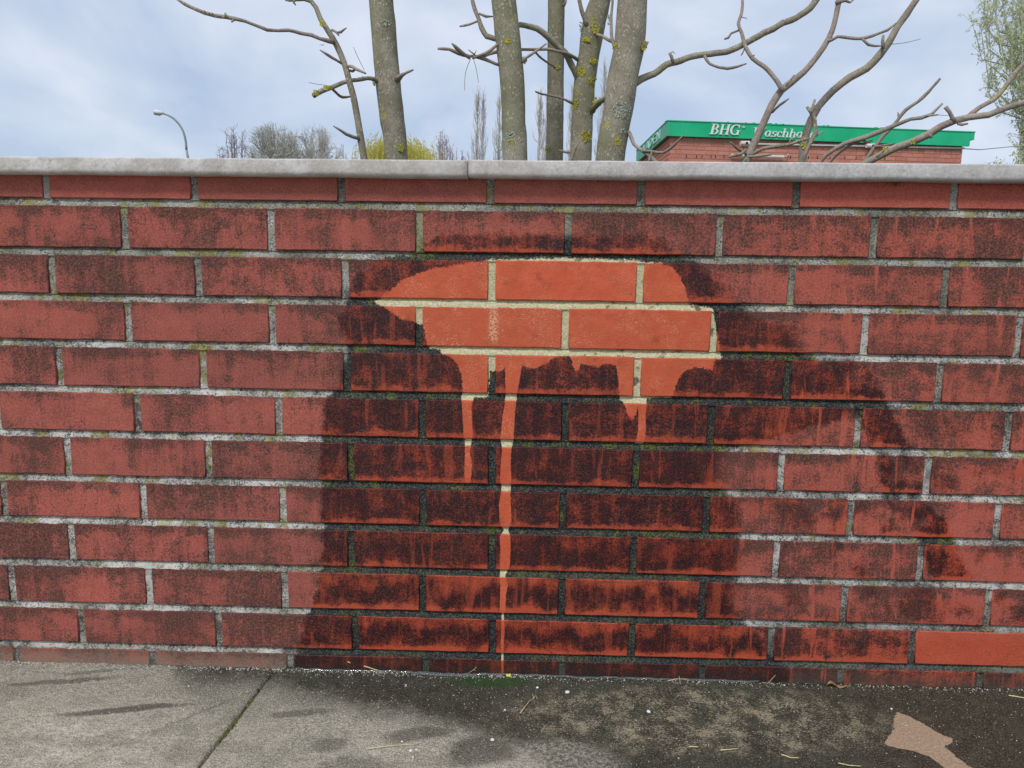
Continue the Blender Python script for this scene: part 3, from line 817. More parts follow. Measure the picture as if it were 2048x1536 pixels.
# ---------------------------------------------------------------- litter on the pavement
M_straw = simple('dry_straw', (0.50, 0.42, 0.20), (0.68, 0.60, 0.34), 300)
M_twig = simple('pale_twig', (0.34, 0.26, 0.17), (0.55, 0.45, 0.32), 300)
M_white = simple('white_stone', (0.55, 0.55, 0.55), (0.80, 0.80, 0.80), 400, rough=0.5)
M_leaf = simple('dry_leaf', (0.20, 0.09, 0.03), (0.45, 0.27, 0.12), 200)
M_yell = simple('yellow_blossom', (0.55, 0.55, 0.05), (0.75, 0.72, 0.15), 200)
def litter(name, label, cat, pxs, r, m, lift=0.002, group=None):
    pts = []
    for i, q in enumerate(pxs):
        p = on_ground(q[0], q[1], q[2] if len(q) > 2 else 0.003)
        if p.y > -r: p.y = -r - 0.0005
        pts.append(p)
    fine = []
    for a, b in zip(pts[:-1], pts[1:]):
        for k in range(4): fine.append(a.lerp(b, k / 4) + Vector((R.uniform(-r, r) * .4, R.uniform(-r, r) * .4, 0)))
    fine.append(pts[-1])
    for p in fine: p.z = max(p.z, hgt(p.x, p.y) + r * 0.9)
    mb = MB(); mb.tube(fine, [r * (1 - 0.5 * i / len(fine)) for i in range(len(fine))], 6)
    return mb, tag(mb.build(name, m, smooth=True), label, cat, group)
sg = 'straws and stalks lying on the wet pavement'
litter('straw', 'thick yellow straw lying diagonally against the foot of the wall left of the long drip', 'straw', [(733, 1320, 0.012), (767, 1338, 0.002)], 0.0011, M_straw, group=sg)
litter('straw', 'shortest pale straw at the wall foot left of the thick yellow straw', 'straw', [(703, 1307, 0.02), (708, 1311, 0.017)], 0.0012, M_straw, group=sg)
litter('straw', 'straight pale straw lying horizontally on the dark pavement at bottom centre-left', 'straw', [(738, 1497), (785, 1491), (835, 1488)], 0.0007, M_straw, group=sg)
litter('straw', 'pale straw near the bottom edge, left one of the pair below the speckled algae', 'straw', [(1378, 1493), (1397, 1494)], 0.0011, M_straw, group=sg)
litter('straw', 'pale straw near the bottom edge, right one of the pair below the speckled algae', 'straw', [(1442, 1500), (1458, 1499), (1476, 1497)], 0.0009, M_straw, group=sg)
litter('straw', 'pale curved straw lying to the left of the dry washed blot', 'straw', [(1563, 1509), (1580, 1515), (1598, 1516)], 0.0011, M_straw, group=sg)
litter('straw', 'pale straw at the bottom edge just left of the dry washed blot', 'straw', [(1677, 1526), (1700, 1531), (1722, 1532)], 0.0009, M_straw, group=sg)
litter('straw', 'pale straw against the wall foot at the right edge of the photo', 'straw', [(2018, 1391), (2060, 1397)], 0.0012, M_straw, group=sg)
def forked(name, label, main, forks, r, m, cat='twig', group='small dry twigs on the pavement'):
    root = empty(name, on_ground(main[0][0], main[0][1]))
    tag(root, label, cat, group)
    def seg(pxs, rad, nm):
        pts = [on_ground(q[0], q[1], q[2] if len(q) > 2 else 0.004) for q in pxs]
        for p in pts: p.z = max(p.z, hgt(p.x, p.y) + rad)
        for p in pts: p.y = min(p.y, -rad)
        mb = MB(); mb.tube(pts, [rad * (1 - .5 * i / len(pts)) for i in range(len(pts))], 6)
        mb.build(nm, m, root, smooth=True)
    seg(main, r, 'stem')
    for f in forks: seg(f, r * 0.7, 'side_twig')
forked('dry_twig', 'forked pale brown twig lying on the wet pavement right of the long drip', [(1040, 1427), (1052, 1411), (1059, 1402), (1068, 1397), (1071, 1388)], [[(1068, 1397), (1064, 1386)], [(1071, 1391), (1075, 1398)]], 0.0010, M_twig)
forked('dry_twig', 'thin twig with crossing stalk against the wall foot below the right of the long drip', [(1335, 1362), (1352, 1358), (1362, 1356), (1375, 1352)], [[(1358, 1352, 0.01), (1361, 1368)], [(1362, 1356), (1378, 1361)]], 0.0010, M_twig)
forked('dry_twig', 'tiny twig leaning on the lowest bricks just left of the long drip', [(938, 1341, 0.003), (948, 1334, 0.01), (954, 1328, 0.016)], [[(948, 1334, 0.01), (953, 1338, 0.008)]], 0.0006, M_twig)
forked('dry_twig', 'thin bare stalk standing against the wall foot below the damp edge right of centre', [(1533, 1368, 0.003), (1542, 1360, 0.012), (1551, 1350, 0.02)], [], 0.0006, M_twig)
forked('dry_twig', 'short dark scrap of twig at the wall foot far right of the wet area', [(1577, 1372, 0.002), (1572, 1366, 0.006), (1566, 1363, 0.008)], [], 0.0010, M_joint)
# dead leaf
lp = on_ground(1672, 1377, 0.0)
mb = MB(); nn_ = 10; vs = []; fs = []
for i in range(nn_ + 1):
    u = i / nn_; w = 0.006 * sin(pi * min(1, u * 1.05 + .02)) * (1 + .25 * noise.noise(Vector((u * 9, 0, 0))))
    for k in (-1, 0, 1):
        vs.append((lp.x + (u - .5) * 0.034, min(lp.y, -.012) + k * w + .003 * sin(u * 5), 0.004 + 0.003 * abs(k) + 0.0035 * sin(u * 7)))
for i in range(nn_):
    for k in range(2): a = i * 3 + k; fs.append((a, a + 1, a + 4, a + 3))
mb.add(vs, fs); lo = mb.build('dead_leaf', M_leaf, smooth=True); tag(lo, 'curled brown dead leaf at the wall foot right of centre', 'leaf')
sm_ = lo.modifiers.new('thickness', 'SOLIDIFY'); sm_.thickness = 0.0004
# blossom scrap
bp_ = on_ground(1018, 1354); mb = MB(); rr = random.Random(3)
for i in range(9): cushion(mb, Vector((bp_.x + rr.uniform(-.004, .004), min(-0.004, bp_.y + rr.uniform(-.002, .002)), 0.002)), rr.uniform(.0015, .003), rr.uniform(.002, .005))
tag(mb.build('blossom_scrap', M_yell, smooth=True), 'small bright yellow plant scrap on the pavement at the end of the long drip', 'plant scrap')
gs = 'white pebbles on the wet pavement'
for (px, py, r, lab) in ((985, 1481, .0045, 'largest white pebble on the dark pavement below and left of the long drip'),
        (822, 1502, .0030, 'ring-shaped white pebble, left one of the close pair at the bottom centre-left'),
        (833, 1500, .0026, 'white pebble, right one of the close pair at the bottom centre-left'),
        (804, 1483, .0022, 'white pebble just above the long horizontal straw at bottom centre-left'),
        (826, 1515, .0022, 'white pebble below the close pair at the bottom centre-left'),
        (1135, 1385, .0050, 'flat whitish pebble lying near the wall right of the forked twig'),
        (1075, 1376, .0030, 'small whitish pebble just above the forked twig'),
        (1297, 1425, .0042, 'pale pebble in the middle of the speckled algae'),
        (1010, 1420, .0022, 'small white pebble left of the forked twig'),
        (1783, 1417, .0024, 'tiny white pebble just above the dry washed blot'),
        (812, 1371, .0022, 'tiny white pebble on the dark wet pavement left of the long drip')):
    p = on_ground(px, py); mb = MB(); rr = random.Random(px)
    vs = []; fs = []; n = 8; m = 4
    q = (rr.uniform(.7, 1.1), rr.uniform(.7, 1.1))
    for i in range(m + 1):
        th = pi * i / m
        for k in range(n):
            a = 2 * pi * k / n; d = 1 + 0.22 * noise.noise(Vector((cos(a) * 2, sin(a) * 2, px + th)))
            vs.append((p.x + r * q[0] * sin(th) * cos(a) * d, p.y + r * q[1] * sin(th) * sin(a) * d, hgt(p.x, p.y) + r * .45 * (1 + cos(th) * d) - .0004))
    for i in range(m):
        for k in range(n): fs.append((i*n+k, (i+1)*n+k, (i+1)*n+(k+1) % n, i*n+(k+1) % n))
    mb.add(vs, fs); tag(mb.build('pebble', M_white, smooth=True), lab, 'pebble', gs)

# ---------------------------------------------------------------- trees behind the wall
def bark_nodes(t, young=False):
    P = t.pos()
    A = t.noise(P, 16, 5, 0.65); B = t.noise(t.vmul(P, (1, 1, 0.5)), 110, 5, 0.7); G = t.noise(P, 5, 3, 0.6)
    if young:
        c = t.mix(t.mr(A, 0.35, 0.65), (0.25, 0.205, 0.175), (0.37, 0.31, 0.265))
        c = t.mix(t.mr(G, 0.5, 0.65, 0, 0.5), c, (0.23, 0.22, 0.13))
    else:
        c = t.mix(t.mr(A, 0.35, 0.65), (0.23, 0.205, 0.15), (0.36, 0.325, 0.25))
        c = t.mix(t.mr(G, 0.45, 0.62, 0, 0.6), c, (0.20, 0.20, 0.115))
    c = t.mix(t.mr(t.noise(t.vmul(P, (1, 1, 0.6)), 260, 3, 0.85), 0.50, 0.62, 0, 0.6), c, (0.115, 0.10, 0.078))
    s = t.m('MULTIPLY', t.mr(t.voro(t.vmul(P, (1, 1, 0.75)), 130), 0.36, 0.28), t.mr(t.noise(P, 26, 3, 0.6), 0.44, 0.56))
    c = t.mix(t.m('MULTIPLY', s, 0.30 if young else 0.65), c, (0.50, 0.47, 0.38))
    l = t.m('MULTIPLY', t.mr(t.noise(P, 12, 4, 0.7), 0.63, 0.68), t.mr(B, 0.4, 0.52))
    c = t.mix(t.m('MULTIPLY', l, 0.65), c, (0.40, 0.37, 0.07))
    nb = t.bump(t.m('ADD', B, t.m('MULTIPLY', s, 0.5)), 0.8, 0.002)
    return {'Base Color': c, 'Roughness': 0.88, 'Normal': nb, 'Specular IOR Level': 0.15}
M_bark = mat('grey_bark', bark_nodes)
M_barky = mat('young_bark', lambda t: bark_nodes(t, True))
M_lich_y = simple('yellow_lichen', (0.34, 0.31, 0.03), (0.50, 0.46, 0.08), 220)
M_lich_b = simple('grey_green_lichen', (0.26, 0.30, 0.25), (0.42, 0.46, 0.39), 220)
M_hair = simple('dry_stalk', (0.25, 0.22, 0.18), (0.35, 0.3, 0.25), 50)

def cr_sample(P, r, step):
    out = []; rad = []
    n = len(P)
    for i in range(n - 1):
        p0 = P[i-1] if i else P[0] * 2 - P[1]
        p3 = P[i+2] if i + 2 < n else P[n-1] * 2 - P[n-2]
        p1, p2 = P[i], P[i+1]
        L = (p2 - p1).length; k = max(1, int(L / step))
        for j in range(k):
            t = j / k
            out.append(0.5 * ((2*p1) + (p2-p0)*t + (2*p0-5*p1+4*p2-p3)*t*t + (-p0+3*p1-3*p2+p3)*t*t*t))
            rad.append(r[i] + (r[i+1] - r[i]) * t)
    out.append(P[-1]); rad.append(r[-1])
    return out, rad
def limb(parent, name, pts, Y0, Y1=None, m=None, n=10, knob=0.0, wob=0.10, to_ground=False, seed=0, tipscale=1.0, bulge=()):
    if Y1 is None: Y1 = Y0
    P = []; r = []
    N = len(pts)
    for i, q in enumerate(pts):
        Y = Y0 + (Y1 - Y0) * i / max(1, N - 1)
        p = at(q[0], q[1], Y); P.append(p)
        r.append((q[2] if len(q) > 2 else pts[0][2]) / 2 / F * depth(p))
    if to_ground:
        d = (P[0] - P[1]); d.normalize()
        d = (d + Vector((0, 0, -0.6))).normalized()
        k = (P[0].z + 0.08) / -d.z
        foot = P[0] + d * k
        mid = P[0].lerp(foot, 0.5)
        P = [foot, mid] + P; r = [r[0] * 1.25, r[0] * 1.08] + r
    P, r = cr_sample(P, r, max(0.012, min(r) * 1.1) if not to_ground else 0.02)
    if knob:
        L = len(P)
        for i in range(L):
            s = i / L
            r[i] *= 1 + knob * (0.3 + s) * (0.5 + 0.5 * sin(i * 1.7 + seed)) * (1 + .5 * noise.noise(Vector((i * .9, seed, 0))))
        for i in range(L):
            P[i] = P[i] + Vector((noise.noise(Vector((i * .35, seed, 1))), noise.noise(Vector((i * .35, seed, 5))), noise.noise(Vector((i * .35, seed, 9))))) * r[i] * 0.5
    for (idx, amt) in bulge:
        for i in range(len(P)):
            r[i] *= 1 + amt * math.exp(-((i / len(P) - idx) / 0.02) ** 2)
    if not to_ground and tipscale < 1:
        r[-1] *= tipscale
    mb = MB(); mb.tube(P, r, n, wob=wob, seed=seed)
    return mb.build(name, m or M_bark, parent, smooth=True)
_seed = [0]
def twig(parent, pts, Y0, Y1=None, m=None, knob=0.25, n=7, name='twig', tip=0.7):
    _seed[0] += 1
    return limb(parent, name, pts, Y0, Y1, m or M_barky, n, knob, 0.12, seed=_seed[0] * 3.7, tipscale=tip)
def buds(parent, pts, Y, m=None, k=6, size=0.006):
    """short pointed side buds along a twig, joined with it as one part"""
    mb = MB(); rr = random.Random(int(pts[0][0]))
    P = [at(q[0], q[1], Y) for q in pts]
    for i in range(k):
        s = (i + .5) / k * (len(P) - 1); a = int(s); p = P[a].lerp(P[a+1], s - a)
        d = (P[a+1] - P[a]).normalized()
        side_ = Vector((rr.uniform(-1, 1), rr.uniform(-1, 1), rr.uniform(-1, 1))).cross(d).normalized()
        q = p + (side_ * 0.8 + d * 0.6) * size * rr.uniform(.7, 1.3)
        mb.tube([p, p.lerp(q, .6), q], [size * .35, size * .38, size * .08], 5)
    o = mb.build('bud_cluster', m or M_barky, parent, smooth=True)
def lichen(parent, px, py, rpx, Y, m, cnt=70, hx=1.0, hy=1.0, trunkw=40, tcx=None):
    """crinkled flakes sitting on the near side of a stem of width trunkw px centred at tcx"""
    mb = MB(); rr = random.Random(int(px * 7 + py))
    tcx = px if tcx is None else tcx
    D = depth(at(px, py, Y)); R_ = trunkw / 2 / F * D
    for i in range(cnt):
        a, q = rr.uniform(0, 2 * pi), sqrt(rr.random()) * rpx
        x, y = px + cos(a) * q * hx, py + sin(a) * q * hy
        u = max(-0.98, min(0.98, (x - tcx) / (trunkw / 2)))
        p = at(x, y, Y); p.y -= R_ * sqrt(1 - u * u) * 1.0
        # keep the flake on the line of sight through (x, y)
        d = ray(x, y); p = CAM + d * ((p.y - CAM.y) / d.y)
        nrm = Vector((u, -sqrt(1 - u * u), rr.uniform(-.2, .4))).normalized()
        s = rr.uniform(.5, 1.3) * 1.6 / F * D
        t1 = nrm.cross(Vector((0, 0, 1))).normalized(); t2 = nrm.cross(t1)
        n = 6
        vs = [p + nrm * s * .5] + [p + (t1 * cos(2*pi*k/n) + t2 * sin(2*pi*k/n)) * s * rr.uniform(.7, 1.3) + nrm * s * rr.uniform(.2, 1.3) for k in range(n)]
        vs += [p - nrm * s * .5]
        mb.add(vs, [(0, k + 1, (k + 1) % n + 1) for k in range(n)] + [(n + 1, (k + 1) % n + 1, k + 1) for k in range(n)])
    mb.build('lichen', m, parent, kind='stuff')

# --- A: four-stemmed tree behind the middle of the wall
ta = empty('multi_stemmed_tree', (0.12, 0.9, 0))
tag(ta, 'bare grey tree of four thick lichen-spotted stems rising behind the middle of the wall', 'tree')
C1 = [(1030,330,50),(1027,236,47),(1025,172,49),(1019,107,50),(1012,43,50),(1007,0,49),(1001,-60,49),(985,-260,44),(960,-700,34),(975,-1300,20),(950,-1900,5)]
C2 = [(1109,330,34),(1111,172,33),(1112.5,0,34),(1113,-60,34),(1116,-260,30),(1100,-700,22),(1110,-1300,5)]
C3 = [(1161,330,43),(1166,215,42),(1171,150,43),(1178,107,41),(1185,64,46),(1190,38,47),(1201,0,40),(1215,-60,38),(1260,-260,34),(1330,-700,26),(1370,-1250,14),(1400,-1600,4)]
C4 = [(1219,330,57),(1238,215,59),(1246,150,60),(1257,100,61),(1261,64,60),(1264.5,0,59),(1268,-60,58),(1280,-260,54),(1300,-700,42),(1290,-1300,24),(1320,-2000,5)]
limb(ta, 'trunk', C1, 0.75, n=20, wob=0.05, to_ground=True, seed=1)
limb(ta, 'trunk', C2, 1.0, n=16, wob=0.05, to_ground=True, seed=2)
limb(ta, 'trunk', C3, 0.92, n=18, wob=0.10, to_ground=True, seed=3)
limb(ta, 'trunk', C4, 0.72, n=22, wob=0.06, to_ground=True, seed=4)
def br(p, pts, Y0, Y1=None, n=9, wob=.1, m=None, knob=0.05, tip=1): 
    _seed[0] += 1
    return limb(p, 'branch', pts, Y0, Y1, m or M_barky, n, knob, wob, seed=_seed[0], tipscale=tip)
br(ta, [(1005,82,9),(990,76,10),(974,71,11),(963,57,10),(957,36,8),(949,15,8),(942,-5,7),(935,-40,7)], 0.76, 0.8)
twig(ta, [(958,27,4),(972,33,5),(988,33,3)], .78)
twig(ta, [(956,42,4),(940,49,4),(919,53,4)], .78)
twig(ta, [(1004,132,6),(990,128,6),(972,119,6),(948,113,7),(935,112,5)], .75, .7)
twig(ta, [(938,113,6),(915,104,7),(898,98,6),(876,97,4)], .7, .68, knob=.5)
twig(ta, [(940,116,6),(920,102,7),(904,87,4)], .7, .66, knob=.4)
twig(ta, [(945,116,5),(970,107,6),(996,88,5),(1004,82,5)], .7, .75)
twig(ta, [(948,113,4),(970,110,6),(1004,100,6)], .71, .76)
twig(ta, [(950,110,3),(937,100,3)], .7)
twig(ta, [(949,108,2),(953,101,1.5)], .7)
twig(ta, [(941,118,1.3),(931,145,1.2),(929,181,1)], .7, knob=0, m=M_hair, n=4)
twig(ta, [(947,118,1.3),(953,140,1.2),(957,166,1)], .7, knob=0, m=M_hair, n=4)
br(ta, [(1025,56,9),(1040,51,10),(1056,51,11),(1075,58,12),(1095,74,12),(1115,90,12),(1130,106,12),(1143,130,13),(1152,152,12),(1160,170,12)], .8, .92, m=M_bark)
twig(ta, [(1030,99,5),(1060,99,6),(1095,99,6),(1130,106,6),(1148,114,7),(1160,122,7)], .78, .92, knob=.08)
twig(ta, [(1045,124,7),(1054,115,5),(1072,103,5),(1093,87,3)], .74, .74)
twig(ta, [(1064,97,3),(1074,108,4),(1085,118,4),(1110,135,4)], .76, .9)
twig(ta, [(1071,183,3),(1085,188,4),(1110,193,4),(1130,199,4),(1150,209,5)], .85, .92)
twig(ta, [(1118,301,4),(1132,304,5),(1150,302,5)], .96, .92)
twig(ta, [(1140,326,7),(1147,306,6),(1155,287,4)], .78, .78)
twig(ta, [(1192,68,8),(1205,73,6),(1222,82,7),(1238,88,8)], .9, .75, knob=.1)
br(ta, [(1232,100,8),(1224,78,7),(1222,50,6),(1224,20,5),(1225,-5,5),(1224,-30,4)], .74, .8)
br(ta, [(1176,52,12),(1168,33,9),(1161,15,8),(1158,-5,8),(1154,-40,7)], .9, .88)
br(ta, [(1185,222,12),(1197,206,11),(1210,197,11),(1225,190,12)], .9, .74, m=M_bark)
mbk = [(1262,172,16),(1277,163,15),(1307,146,13),(1343,127,13),(1379,114.5,12),(1413,108,12),(1453,103,12),(1487,89,12),(1527.5,66,12),(1566,48,12),(1610.6,23.6,12),(1633,0,13),(1660,-40,12)]
br(ta, mbk, .73, .8, n=11, m=M_bark)
twig(ta, [(1346,126,5),(1344,114,6),(1340,107,5)], .74, knob=.4)
twig(ta, [(1340,107,2),(1346,103,2),(1350,108,1.5)], .74, knob=0)
twig(ta, [(1409,112,6),(1420,127,5),(1438,135,5),(1456,137,5),(1476,133,5),(1493,127,3)], .75, .7, knob=.3)
twig(ta, [(1489,96,3),(1486,104,3),(1482,111,3)], .76)
br(ta, [(1240,256,9),(1258,266,8),(1268,288,7),(1283.5,301,7),(1298.5,311.5,8),(1312,325,9),(1318,345,8)], .72, .62)
twig(ta, [(1285,302,4),(1303,303,5),(1326,305,5),(1348,290,5),(1366,271,3)], .66, .6, knob=.35)
twig(ta, [(1297,330,5),(1300,317,6),(1304,304,4)], .6, knob=.3, m=M_bark)
twig(ta, [(1281,98,14),(1290,90,10),(1297,83,4)], .7, knob=.2, m=M_bark)
twig(ta, [(1127,12,6),(1131,4,5),(1133,-4,5)], .98)
for a_ in ([(1285,-420,22),(1400,-620,16),(1480,-850,8),(1500,-1050,3)], [(975,-420,20),(880,-640,14),(800,-820,8),(780,-1000,3)], [(962,-800,16),(1040,-980,10),(1080,-1200,3)], [(1296,-800,20),(1210,-1000,12),(1180,-1250,3)], [(1297,-1000,14),(1400,-1180,9),(1440,-1400,3)]):
    br(ta, a_, .74, .8)
lichen(ta, 1161, 143, 10, .92, M_lich_y, 90, trunkw=42, tcx=1171)
lichen(ta, 1187, 122, 7, .92, M_lich_y, 60, trunkw=42, tcx=1177)
lichen(ta, 1184, 160, 8, .92, M_lich_y, 70, 1, 1.3, trunkw=42, tcx=1170)
lichen(ta, 1172, 273, 11, .92, M_lich_y, 100, trunkw=43, tcx=1163)
lichen(ta, 1195, 204, 9, .88, M_lich_y, 70, trunkw=30, tcx=1190)
lichen(ta, 1150, 208, 8, .92, M_lich_y, 50, .7, 1.4, trunkw=42, tcx=1166)
lichen(ta, 1190, 50, 9, .92, M_lich_y, 80, .9, 2.2, trunkw=46, tcx=1188)
lichen(ta, 1173, 80, 6, .92, M_lich_y, 40, 1.2, .8, trunkw=44, tcx=1181)
lichen(ta, 1114, 135, 6, 1.0, M_lich_y, 22, 1.2, .5, trunkw=33, tcx=1111)
lichen(ta, 1095, 298, 6, 1.0, M_lich_y, 30, .7, 1, trunkw=34, tcx=1109)
lichen(ta, 1288, 92, 8, .72, M_lich_y, 60, .7, 1.4, trunkw=56, tcx=1270)
lichen(ta, 1232, 96, 8, .72, M_lich_y, 40, .8, 1.2, trunkw=60, tcx=1257)
lichen(ta, 1236, 282, 8, .72, M_lich_y, 34, 1, 1.2, trunkw=58, tcx=1227)
lichen(ta, 1240, 220, 17, .72, M_lich_b, 150, 1.25, 1.0, trunkw=59, tcx=1238)
lichen(ta, 1245, 262, 5, .72, M_lich_b, 24, trunkw=58, tcx=1230)
lichen(ta, 1021, 275, 11, .75, M_lich_b, 60, .8, 1.2, trunkw=48, tcx=1028)
lichen(ta, 1023, 284, 8, .75, M_lich_y, 34, .8, 1.2, trunkw=48, tcx=1028)
lichen(ta, 1048, 120, 6, .75, M_lich_b, 34, .8, 1.2, trunkw=50, tcx=1022)
lichen(ta, 1014, 82, 6, .75, M_lich_y, 26, 1.2, .8, trunkw=50, tcx=1016)
lichen(ta, 1163, 55, 6, .92, M_lich_b, 34, .6, 2.0, trunkw=46, tcx=1185)
lichen(ta, 1219, 40, 5, .78, M_lich_b, 30, .8, 2.2, trunkw=10, tcx=1220)

# --- B: single trunk on the left
tb = empty('grey_tree', (-0.33, 0.8, 0))
tag(tb, 'bare tree with one straight pale-speckled grey trunk, left of the four-stemmed tree', 'tree')
limb(tb, 'trunk', [(794,330,45),(784,236,49),(777,172,50),(771,107,50),(766,43,50),(762,0,49),(758,-60,49),(750,-260,44),(735,-700,34),(750,-1300,18),(740,-1700,5)], .8, n=20, wob=.05, to_ground=True, seed=7)
br(tb, [(762,165,12),(752,160,9),(735,156,8),(720,157,8),(705,161,8),(685,166,8),(665,174,9),(645,181,10),(627,191,10)], .79, .66, m=M_bark)
twig(tb, [(735,157,4),(724,154,4)], .77)
twig(tb, [(664,177,5),(675,188,5),(685,194,5),(702,193,4)], .7, .78, m=M_bark)
twig(tb, [(618,165,1.2),(632,168,1.2),(655,171,1.2)], .69, knob=0, m=M_hair, n=4)
twig(tb, [(794,158,14),(803,150,8),(811,146,5),(826,140,4)], .78, .74)
for a_ in ([(742,-480,18),(660,-680,12),(620,-880,3)], [(737,-760,16),(820,-940,10),(850,-1150,3)]): br(tb, a_, .8, .85)
lichen(tb, 632, 186, 7, .66, M_lich_y, 55, .9, .8, trunkw=11, tcx=632)
lichen(tb, 655, 176, 7, .68, M_lich_y, 50, 1.2, .6, trunkw=9, tcx=655)
lichen(tb, 749, 162, 7, .8, M_lich_y, 40, .6, 1.5, trunkw=50, tcx=775)
lichen(tb, 802, 296, 7, .8, M_lich_y, 50, trunkw=46, tcx=790)
lichen(tb, 768, 48, 12, .8, M_lich_b, 24, .9, .8, trunkw=50, tcx=766)
lichen(tb, 757, 146, 7, .8, M_lich_b, 22, trunkw=50, tcx=774)

# --- C: thin leaning stem at far left
tc_ = empty('slender_tree', (-0.45, 0.7, 0))
tag(tc_, 'slender bare stem curving left beside the thick left trunk, with one long side branch', 'tree')
limb(tc_, 'trunk', [(731,330,15),(728,318,14),(722,280,14),(713,225,13),(706,190,13),(698,160,12),(688,125,12),(673,90,12),(655,60,11),(641,38,10),(632,15,9),(622,2,9),(608,-2,8),(590,-1,7),(578,1,5),(570,0,3)], .72, .7, n=12, wob=.08, to_ground=True, seed=12)
br(tc_, [(668,84,10),(656,82,9),(640,78,7),(622,70,7),(600,65,7),(577,61,7),(555,61,6),(535,60,7),(515,52,6),(490,42,6),(470,38,7),(452,35,8),(430,31,7),(410,26,7),(390,18,7),(370,8,6),(354,-2,4)], .7, .62, knob=.12, wob=.25)
buds(tc_, [(460,36),(430,31),(400,22),(370,8)], .63, k=12, size=.005)
twig(tc_, [(455,34,5),(451,30,5),(450,26,4)], .64)
twig(tc_, [(468,40,5),(462,45,4)], .64)
twig(tc_, [(590,1,5),(588,5,4),(592,10,3)], .69)
twig(tc_, [(664,60,5),(672,64,5),(678,71,4)], .7, .68)
twig(tc_, [(672,65,4),(682,64,5),(693,56,3)], .69, .66)
twig(tc_, [(684,127,5),(672,119,5),(655,109,5),(640,100,3)], .71, .66, knob=.3)
twig(tc_, [(694,132,5),(704,133,6),(714,139,6),(722,142,5),(731,146,4)], .71, .67, knob=.3)
twig(tc_, [(696,140,5),(705,142,5),(713,137,5)], .72, .7)
twig(tc_, [(707,94,1.2),(716,115,1.2),(729,141,1.2)], .67, knob=0, m=M_hair, n=4)
twig(tc_, [(718,278,6),(705,273,6),(692,268,6),(680,260,5),(667,252,3)], .71, .66, knob=.3)
twig(tc_, [(648,90,1.5),(639,90,1)], .7, knob=0, n=4, m=M_hair)
lichen(tc_, 645, 46, 6, .7, M_lich_y, 30, .8, 1.3, trunkw=11, tcx=647)

# --- D: shrubby tree with several thin branches at right
td = empty('spreading_tree', (0.62, 0.75, 0))
tag(td, 'low spreading bare tree of curved brown branches in front of the green-edged building', 'tree')
limb(td, 'trunk', [(1484,345,16),(1491.6,323,15),(1509.5,285,15),(1527.5,245,14),(1543,211,14),(1563.5,180,15),(1583.7,164,14),(1608,144,12),(1635,112,11),(1658,76,11),(1669,45,10),(1677,5,10),(1684,-40,9)], .72, .78, n=11, wob=.1, to_ground=True, seed=21, m=M_barky)
br(td, [(1566,182,10),(1550,157,9),(1527.5,132.5,9),(1505,117,8),(1491.6,94,8),(1482.6,67,7),(1477,47,6),(1482.6,29,6),(1485,0,5),(1486,-30,5)], .72, .8)
twig(td, [(1480,60,4),(1462,67,4),(1455.6,76,4),(1448,78,5)], .78)
twig(td, [(1500,114,4),(1508,110,5)], .76); twig(td, [(1482,34,2),(1494,37,1.5)], .78); 
twig(td, [(1544,224,5),(1559,210,5),(1577,197,3)], .71, .66)
twig(td, [(1672,6,8),(1690,1,6),(1700,5,4),(1708,-1,3)], .77)
twig(td, [(1572,172,4),(1578,164,4),(1588,150,3)], .73)
twig(td, [(1655,84,6),(1662,81,6),(1675,74,6),(1699.6,76,6),(1721.7,77,6),(1755,67.5,5),(1775,60,5),(1793,46,4)], .76, .7)
twig(td, [(1723,77,5),(1737,89.6,5),(1750,92,4),(1764,92,4)], .72)
limb(td, 'trunk', [(1603,350,18),(1605,322,17),(1608,283,16),(1622,239,15),(1637.6,212.5,14),(1666,181.5,14),(1699.6,155,15),(1733,137,15),(1759,110.7,15),(1777,86,14),(1795,53,13),(1812.5,29,13),(1832,0,12),(1855,-35,11)], .84, .84, n=11, wob=.1, to_ground=True, seed=25, m=M_barky)
twig(td, [(1767,98,7),(1765,84,7),(1766,71,7)], .82, knob=.15)
twig(td, [(1783,88.5,1.3),(1812.5,85,1.3),(1842,77.5,1.2)], .84, knob=0, m=M_hair, n=4)
limb(td, 'trunk', [(1600,345,6),(1604.4,323,7),(1617.7,292,7),(1631,266,8),(1628.8,241,9),(1622,224,8),(1614,213.6,5)], .6, .58, n=8, wob=.2, to_ground=True, seed=28, knob=.15, m=M_bark)
twig(td, [(1622,226,7),(1626,214,6),(1630,198,5)], .58, knob=.3, m=M_bark)
twig(td, [(1626,276,4),(1636,270,4),(1647,262,3)], .59)
limb(td, 'trunk', [(1630,345,8),(1640,324,8),(1651,310,8),(1688.5,288,8),(1724,277,9),(1755,266,9),(1788,252,8),(1821,238,7),(1843.5,234.6,7),(1863,228,6),(1885,207,4)], .66, .6, n=8, wob=.2, knob=.12, to_ground=True, seed=30, m=M_barky)
br(td, [(1645,345,6),(1660,324,6),(1677.5,305,6),(1699.6,290,6),(1724,279,6)], .68, .64)
br(td, [(1722,340,7),(1733,319,7),(1755,285.5,7),(1775,263,7),(1795,241,6),(1812.5,219,7),(1834.6,203.6,6),(1857,184,6),(1880,157,4)], .7, .64, knob=.15)
twig(td, [(1797,240,3),(1796,230,3),(1795,224,3)], .67)
twig(td, [(1851,232,4),(1866,230,4),(1877,229,3)], .6); twig(td, [(1877,230,1.2),(1898,231,1.2)], .6, knob=0, n=4, m=M_hair)
twig(td, [(1722,279,4),(1735,284,5),(1745,280,4)], .64); twig(td, [(1750,293,4),(1765,291,4),(1785,288,3)], .68)
twig(td, [(1461,284,3),(1476,297,5),(1492,308,6)], .68, .72, knob=.3)
